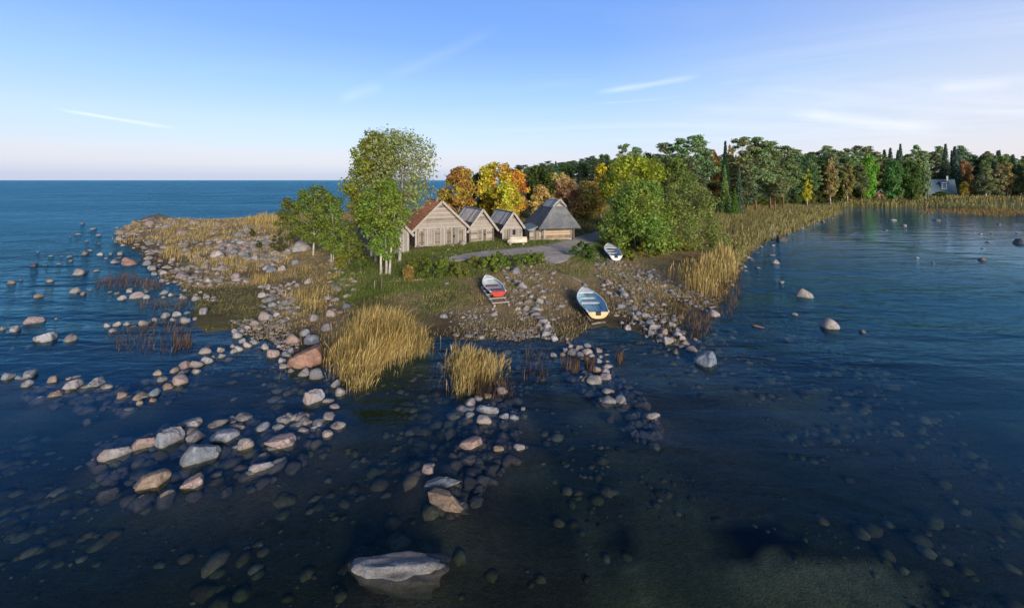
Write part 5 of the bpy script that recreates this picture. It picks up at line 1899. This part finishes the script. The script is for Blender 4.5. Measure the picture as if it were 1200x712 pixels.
forest('spruce', 850, 250, 165, 22, (.014, .026, .014), 'dark pointed spruce beside the orange birch')
forest('spruce', 849, 251, 193, 20, (.05, .085, .03), 'young light green spruce before the dark spruce')
forest('spruce', 866, 251, 194, 20, (.03, .055, .032), 'young bluish spruce before the tall pines')
forest('spruce', 861, 253, 220, 16, (.06, .095, .015), 'small bright green juniper cone at the meadow edge')
forest('birch', 838, 246, 174, 16, (.36, .12, .03), 'orange-leaved birch left of the dark spruce', None, M_AUTUMN)
forest('birch', 856, 246, 168, 12, (.33, .11, .04), 'thin orange birch right behind the dark spruce', None, M_AUTUMN)
forest('birch', 946, 241, 198, 14, (.40, .28, .02), 'small golden birch alone at the meadow edge', None, M_AUTUMN)
forest('round', 1017, 238, 181, 30, (.11, .175, .03), 'bright green round tree in the forest edge left of the dark green pair')
forest('round', 1046, 238, 187, 34, (.035, .07, .022), 'dark green round tree, left one of the pair by the lawn')
forest('round', 1069, 238, 188, 36, (.045, .075, .02), 'dark green round tree, right one of the pair by the lawn')
forest('birch', 1085, 236, 186, 14, (.12, .14, .06), 'pale-trunked birch left of the lakeside house')
forest('round', 1131, 228, 188, 26, (.17, .10, .045), 'large russet tree towering over the lakeside house', None, M_AUTUMN)
forest('round', 1109, 222, 196, 18, (.20, .115, .075), 'smaller brownish tree right behind the lakeside house', None, M_AUTUMN)
forest('birch', 1130, 232, 212, 14, (.16, .15, .03), 'young yellow-green tree right of the lakeside house', None, M_AUTUMN)
forest('birch', 1141, 231, 212, 12, (.24, .16, .03), 'young golden tree beside the russet tree', None, M_AUTUMN)
forest('round', 1098, 227, 205, 12, (.24, .24, .02), 'small lime-yellow tree behind the house roof', None, M_AUTUMN)
forest('round', 1104, 233, 224, 30, (.055, .075, .02), 'wide low hedge-like bush before the lakeside house')
forest('round', 1160, 229, 219, 16, (.06, .085, .02), 'low dark bush right of the white shelter')
forest('spruce', 1104, 226, 174, 16, (.016, .030, .022), 'tall dark spruce behind the house, left one of two')
forest('spruce', 1115, 226, 176, 15, (.016, .030, .022), 'tall dark spruce behind the house, right one of two')
forest('pine', 1127, 226, 172, 22, (.028, .05, .035), 'tall dark pine behind the russet tree')
forest('pine', 949, 241, 177, 22, (.036, .056, .026), 'pine at the left end of the forest wall behind the golden birch')
forest('birch', 973, 239, 183, 22, (.12, .14, .05), 'pale yellowish birch in the forest wall')
forest('birch', 993, 239, 190, 18, (.13, .11, .035), 'olive-gold birch under the forest wall pines', None, M_AUTUMN)
forest('pine', 1009, 239, 190, 20, (.045, .065, .03), 'bare-trunked pine standing before the bright green round tree')

rg = random.Random(5)
LBL = {'pine': 'dark pine in the forest wall above the bay', 'spruce': 'dark spruce top poking over the forest wall above the bay', 'birch': 'grey-green birch in the forest wall above the bay', 'round': 'green broadleaf tree in the forest wall above the bay'}
GRP = {'pine': 'pines of the forest wall', 'spruce': 'spruces of the forest wall', 'birch': 'birches of the forest wall', 'round': 'broadleaf trees of the forest wall'}
for row, (yb_, top0, step) in enumerate(((237.5, 183, 8.5), (234, 177, 8), (231, 174, 9))):
    px_ = 925.0 + row * 4
    while px_ < 1262:
        u = rg.random()
        if px_ < 1010:
            kind = 'pine' if u < .72 else ('birch' if u < .9 else 'round')
        else:
            kind = ('birch' if u < .42 else 'round' if u < .6 else 'spruce' if u < .82 else 'pine') if row < 2 else ('spruce' if u < .28 else 'pine' if u < .6 else 'birch')
        if (row == 0 and 1010 < px_ < 1150) or (row == 1 and 1072 < px_ < 1152):
            px_ += step
            continue
        col = {'pine': (.055, .082, .038), 'spruce': (.026, .046, .03), 'birch': rg.choice([(.085, .105, .05), (.07, .092, .048), (.11, .115, .05)]), 'round': (.07, .105, .035)}[kind]
        top = top0 + rg.uniform(-4, 7) + (4 if kind in ('birch', 'round') else -2) + (2 if px_ > 1140 else 0)
        forest(kind, px_, yb_ + rg.uniform(-1, 1) - (0.3 if px_ < 1000 else 3.5), top, {'pine': 28, 'spruce': 24, 'birch': 28, 'round': 34}[kind] * rg.uniform(.85, 1.25) , col, LBL[kind], GRP[kind])
        px_ += step * rg.uniform(.7, 1.35)

# far wooded ridge between the autumn trees and the pine grove
for k in range(110):
    f = k / 109
    px_ = 594 + 350 * f + rg.uniform(-3, 3)
    Y = 330 - 150 * f + rg.uniform(-25, 25) + (60 if k % 2 else 0)
    x = (px_ - CX) / F * Y
    z = tz(x, Y)
    yt = (197 - 14 * min(f * 3.2, 1) + rg.uniform(-2.5, 2.5)) + (3 if k % 2 == 0 else 0) - (2 if f > .5 else 0)
    H = max(CAMH - (yt - HZ) * Y / F - z, 4)
    kind = rg.choice(['pine', 'pine', 'round', 'spruce', 'round'])
    wd = {'pine': 19, 'spruce': 11, 'round': 22}[kind] * Y / F
    forest(kind, 0, 0, 0, 0, {'pine': (.030, .052, .030), 'spruce': (.022, .04, .028), 'round': (.05, .078, .03)}[kind],
           {'pine': 'distant dark pine on the wooded ridge behind the huts', 'spruce': 'distant dark spruce on the wooded ridge behind the huts', 'round': 'distant broadleaf tree on the wooded ridge behind the huts'}[kind],
           'trees of the distant ridge', None, None, (x, Y, z, H, wd))
# undergrowth behind the meadow, closing the gaps under the trees
for k in range(34):
    px_ = 832 + k * 5.4 + rg.uniform(-2, 2)
    forest('round', px_, 246 - (px_ - 832) * .055 + rg.uniform(-1.5, .5), 230 - (px_ - 832) * .03 + rg.uniform(-5, 4), 17, rg.choice([(.035, .05, .016), (.05, .065, .02), (.075, .08, .02)]),
           'low dark bush in the undergrowth beneath the forest edge', 'undergrowth bushes of the forest edge')


# ------------------------------------------------------------------ reeds and grasses
def blades(name, pts, zs, h, w, rng, mat, lean=0.18, plume=True, hn=False, hs=None):
    """pts (n,2): foot points; each a thin upright straw, with a soft plume near the tip"""
    n = len(pts)
    hh = h[0] + (h[1] - h[0]) * rng.uniform(0, 1, n) ** 0.8
    if hs is not None:
        hh = hh * hs
    if hn:
        hh = hh * np.clip(0.86 + 0.34 * fbm(pts[:, 0], pts[:, 1], 0.9, 4.0) + 0.2 * fbm(pts[:, 0], pts[:, 1], 2.6, 8.0), .35, 1.25)
    a = rng.uniform(0, 2 * np.pi, n)
    ux, uy = np.cos(a), np.sin(a)
    ln = np.abs(rng.normal(0, lean, n)) * hh
    la = rng.normal(0.6, 1.0, n)
    lx, ly = np.cos(la) * ln, np.sin(la) * ln
    ww = w * rng.uniform(.6, 1.3, n)
    base = np.stack([pts[:, 0], pts[:, 1], zs], 1)
    def at(t, k, side):
        return base + np.stack([lx * t * t + ux * ww * k * side, ly * t * t + uy * ww * k * side, hh * t * (1 - 0.12 * (ln / hh))], 1)
    if plume:
        prof = [(0, .5), (.5, .42), (.72, .42), (.84, 1.25), (1.0, .15)]
    else:
        prof = [(0, .6), (.5, .5), (1.0, .06)]
    rows = []
    for t, k in prof:
        rows += [at(t, k, -1), at(t, k, 1)]
    V = np.stack(rows, 1).reshape(-1, 3)
    m = len(prof) * 2
    f = []
    for i in range(len(prof) - 1):
        f.append([2 * i, 2 * i + 1, 2 * i + 3, 2 * i + 2])
    Fc = (np.arange(n)[:, None, None] * m + np.array(f)[None]).reshape(-1, 4)
    return link(name, np_mesh(name, V, Fc), None, (mat,))


rr = np.random.default_rng(3)
for nm, lb, polys, n, h, w, mat, ln in (
    ('reed_bed', 'largest golden reed bed in shallow water beside the reddish boulder',
     [([(390, 398), (410, 388), (440, 386), (470, 394), (506, 402), (513, 414), (482, 430), (455, 446), (430, 462), (412, 468), (405, 452), (388, 447), (384, 425)], 11000)], 0, (.6, 1.28), .009, M_REED, .32),
    ('reed_bed', 'smaller golden reed bed at the waterside left of the red boat',
     [([(522, 414), (545, 412), (575, 420), (600, 424), (602, 438), (585, 452), (560, 458), (540, 466), (520, 452), (514, 438)], 4600)], 0, (.5, 1.05), .009, M_REED, .30),
    ('reed_bed', 'tall golden reed bed by the bay, right of the short stone row',
     [([(778, 330), (800, 322), (830, 312), (862, 300), (872, 306), (864, 328), (848, 350), (822, 352), (795, 338)], 2900)], 0, (1.0, 1.75), .020, M_REED, .12),
    ('reed_tuft', 'straw-coloured reed tuft beside the grey stones above the reddish boulder',
     [([(357, 362), (378, 360), (386, 372), (366, 380), (355, 374)], 420)], 0, (.6, 1.05), .014, M_REED, .16),
    ('reed_tuft', 'feathery whitish reed tuft standing out at the bay bank',
     [([(900, 278), (908, 277), (909, 281), (902, 282)], 320)], 0, (1.0, 2.3), .022, mat_blades('reed_white', [(0, C4(.40, .36, .30)), (1, C4(.66, .62, .56))]), .22),
    ('grass_tuft', 'golden grass clump below the pale stones on the spit', [([(286, 326), (300, 318), (322, 330), (335, 337), (322, 346), (300, 338)], 800)], 0, (.35, .75), .024, M_REED, .2),
    ('grass_tuft', 'golden grass clump beside the pink-orange boulder', [([(176, 300), (202, 296), (216, 298), (214, 308), (186, 308)], 600)], 0, (.5, 1.0), .032, M_REED, .2),
    ('grass_tuft', 'small golden grass clump near the tip of the spit', [([(174, 280), (188, 278), (190, 283), (176, 284)], 240)], 0, (.5, .9), .036, M_REED, .2),
    ('grass_tuft', 'long strip of golden grass along the far side of the spit, by the sea', [([(205, 266), (250, 262), (270, 266), (250, 274), (212, 272)], 200)], 0, (.3, .6), .045, M_REED, .2),
    ('grass_tuft', 'tall golden grass strip left of the alders above the sea', [([(276, 268), (300, 262), (335, 262), (342, 276), (300, 276)], 1100)], 0, (.6, 1.1), .045, M_REED, .2),
    ('grass_tuft', 'thin golden grass clump in the middle of the spit', [([(232, 312), (250, 306), (256, 318), (240, 322)], 260)], 0, (.35, .8), .03, M_REED, .2),
    ('water_weed', 'orange-tipped weed tuft in water below the reddish boulder', [([(311, 440), (330, 434), (352, 436), (350, 448), (325, 454), (313, 450)], 420)], 0, (.12, .35), .014, mat_blades('weed_orange', [(0, C4(.14, .12, .02)), (.5, C4(.36, .22, .03)), (1, C4(.45, .25, .03))]), .45)):
    q = scatter_px(polys[0][0], polys[0][1], rr, 0.0)
    ed = dist_poly(np.array([gp(a_, b_, 0.0) for a_, b_ in polys[0][0]]), q[:, 0], q[:, 1])
    keep = rr.uniform(0, 1, len(q)) < np.clip(-.02 + ed / 1.6 + .45 * fbm(q[:, 0], q[:, 1], 1.5, 3.0), 0.03, 1)
    q = (q + rr.normal(0, .10, q.shape))[keep]
    z = np.maximum(terrain_z(q[:, 0], q[:, 1]), -.2)
    hs = np.clip(.55 + dist_poly(np.array([gp(a_, b_, 0.0) for a_, b_ in polys[0][0]]), q[:, 0], q[:, 1]) / 1.8, .5, 1.12)
    tag(blades(nm, q, z, h, w, rr, mat, ln, 'grass' not in nm and 'weed' not in nm, True, hs), lb, 'reeds' if 'reed' in nm else 'grass' if 'grass' in nm else 'water weed', 'golden reeds and grasses')

# the reed belt that lines the bay, and the water weeds: past counting
belt = [([(846, 330), (864, 312), (880, 292), (893, 280), (925, 268), (958, 255), (984, 246), (982, 241), (940, 248), (900, 258), (868, 274), (840, 288), (826, 306), (830, 322)], 9000)]
q = scatter_px(belt[0][0], 8000, rr, 0.3)
z = terrain_z(q[:, 0], q[:, 1])
tag(blades('bank_reeds', q, np.maximum(z, -.1), (.45, 1.35), .035, rr, M_OLIVE, .22, True, True), 'olive and straw reeds along the bay bank', None, None, 'stuff')
q = scatter_px([(980, 242), (990, 235), (1060, 231), (1130, 230), (1210, 230), (1260, 232), (1260, 247), (1180, 245), (1100, 242), (1040, 242)], 15000, rr, 0.3)
z = terrain_z(q[:, 0], q[:, 1])
keep = fbm(q[:, 0], q[:, 1], .12, 5.0) + rr.normal(0, .3, len(q)) > -.35
tag(blades('far_reeds', q[keep], np.maximum(z[keep], -.1), (.6, 1.5), .10, rr, M_OLIVE, .14, True), 'pale reeds along the far shore of the bay', None, None, 'stuff')
q = np.concatenate([scatter_px(p, n, rr, 0.0) for p, n in (([(1085, 246), (1200, 244), (1200, 251), (1170, 254), (1110, 250)], 1800), ([(1076, 248), (1096, 247), (1096, 250), (1078, 250)], 220))])
tag(blades('shallow_sedge', q, np.full(len(q), -.05), (.15, .5), .09, rr, mat_blades('sedge_gold', [(0, C4(.12, .08, .02)), (.6, C4(.30, .20, .06)), (1, C4(.38, .26, .10))]), .3, False), 'golden sedge standing in the far shallows', None, None, 'stuff')
q = np.concatenate([scatter_px(p, n, rr, 0.0) for p, n in (
    ([(130, 325), (150, 322), (165, 326), (195, 334), (190, 340), (150, 338), (112, 338), (110, 332)], 700),
    ([(125, 392), (150, 382), (195, 376), (225, 382), (222, 400), (205, 414), (170, 416), (135, 412)], 420),
    ([(160, 352), (215, 350), (228, 360), (200, 366), (165, 362)], 260),
    ([(200, 396), (222, 396), (224, 408), (205, 412)], 120),
    ([(792, 366), (838, 366), (835, 388), (812, 402), (800, 390)], 420),
    ([(836, 340), (868, 318), (872, 340), (858, 372), (840, 376)], 420),
    ([(655, 424), (680, 424), (678, 438), (662, 436)], 100), ([(684, 422), (695, 422), (696, 436), (686, 436)], 90), ([(718, 418), (732, 418), (728, 428)], 50),
    ([(540, 452), (600, 448), (604, 466), (560, 470)], 200), ([(620, 405), (645, 420), (640, 450), (605, 445)], 80))])
z = np.maximum(terrain_z(q[:, 0], q[:, 1]), -.15)
tag(blades('shallow_weeds', q, z, (.2, .62), .016, rr, M_REDWEED, .35, False), 'thin rusty weeds poking from the shallows', None, None, 'stuff')

# dry and green grass on the ground
def ground_grass():
    n = 60000
    q = np.concatenate([rr.uniform((-26, 15.5), (30, 46), (n, 2)), rr.uniform((-60, 34), (-8, 78), (14000, 2)), rr.uniform((0, 46), (70, 112), (26000, 2))])
    x, y = q[:, 0], q[:, 1]
    z = terrain_z(x, y)
    dist = dist_poly(LAND, x, y)
    gr = np.zeros(len(q), bool)
    for poly, zg in ((GREEN1, .9), (GREEN4, 1.2)):
        gr |= inside(np.array([gp(px, py, zg) for px, py in poly]), x, y)
    patch = fbm(x, y, .6, 7.0) + rr.normal(0, .25, len(q))
    ok = (z > .035) & ((patch > -.18) | ((y > 46) & ((x > -8) | (patch > .62))) | gr)
    # keep the track and the hut floors clear
    tr = np.array([gpt(px, py)[:2] for px, py in ((742, 263), (720, 269), (698, 276), (676, 284), (652, 291), (622, 293), (592, 295.5), (564, 298), (540, 302), (524, 306))])
    ok &= dist_poly(tr, x, y, False) > 1.15
    tr2 = np.array([gpt(px, py)[:2] for px, py in ((655, 290), (654, 297), (650, 304))])
    ok &= dist_poly(tr2, x, y, False) > 1.1
    for o in bpy.data.objects:
        if o.name.startswith(('fishing_hut', 'thatched_hut', 'lean_to')):
            c, s = math.cos(-o.rotation_euler[2]), math.sin(-o.rotation_euler[2])
            lx = (x - o.location.x) * c - (y - o.location.y) * s
            ly = (x - o.location.x) * s + (y - o.location.y) * c
            ok &= ~((lx > -.1) & (lx < 5.2) & (ly > -.12) & (ly < 6))
        if o.name.startswith('rowing_boat'):
            ok &= np.hypot(x - o.location.x, y - o.location.y) > 1.0
    mossy = inside(np.array([gp(px, py, .2) for px, py in GREEN2]), x, y)
    q, z, gr, y, mossy = q[ok], z[ok], gr[ok], y[ok], mossy[ok]
    for name, lab, m, mat, hh in (('dry_grass', 'dry tawny grass over the shore', ~gr & (y < 46) & ~mossy, M_DRY, (.05, .20)), ('green_grass', 'green grass around the huts and the path', gr & (y < 46), M_GREENBLADE, (.08, .26)),
                                  ('mossy_grass', 'short brown-green marsh grass on the flat shore', mossy & (y < 46), M_OLIVE, (.03, .13)), ('meadow_grass', 'olive meadow grass before the forest', (y >= 46) & (q[:, 0] > -8), M_OLIVE, (.3, .85)), ('spit_grass', 'tawny grass of the stony spit', (y >= 46) & (q[:, 0] <= -8), M_DRY, (.12, .38))):
        k = 4 if y[m].size == 0 or y[m].max() < 46.5 else 3
        p = np.repeat(q[m], k, 0)
        zz = np.repeat(z[m], k, 0)
        sp = .10 if k == 4 else .25
        p = p + rr.normal(0, sp, p.shape)
        tag(blades(name, p, zz - .02, hh, .016 if k == 4 else .06, rr, mat, .45, False), lab, None, None, 'stuff')


ground_grass()

# ragged golden grass between the stones of the spit, and greener turf along the upper beach
q = np.concatenate([scatter_px(p, n, rr, 0.15) for p, n in (([(190, 268), (335, 266), (345, 300), (340, 335), (300, 336), (250, 318), (195, 296)], 15000), ([(330, 315), (400, 320), (400, 352), (350, 362), (325, 345)], 1800))])
z = terrain_z(q[:, 0], q[:, 1])
keep = (fbm(q[:, 0], q[:, 1], .55, 31.0) + .5 * fbm(q[:, 0], q[:, 1], 1.7, 33.0) + rr.normal(0, .12, len(q)) > .22) & (z > .04)
tag(blades('golden_grass', q[keep], z[keep] - .02, (.18, .55), .022, rr, M_REED, .4, False), 'ragged golden grass between the stones of the spit', None, None, 'stuff')
q = scatter_px([(400, 322), (470, 330), (545, 326), (640, 312), (700, 306), (690, 318), (650, 330), (560, 345), (470, 365), (410, 362)], 14000, rr, 0.7)
z = terrain_z(q[:, 0], q[:, 1])
keep = (fbm(q[:, 0], q[:, 1], .7, 41.0) + .4 * fbm(q[:, 0], q[:, 1], 2.1, 43.0) + rr.normal(0, .15, len(q)) > .1) & (z > .1)
for o in bpy.data.objects:
    if o.name.startswith('rowing_boat'):
        keep &= np.hypot(q[:, 0] - o.location.x, q[:, 1] - o.location.y) > 1.2
tag(blades('beach_turf', q[keep], z[keep] - .02, (.05, .2), .016, rr, M_GREENBLADE, .45, False), 'patchy green turf along the upper beach', None, None, 'stuff')
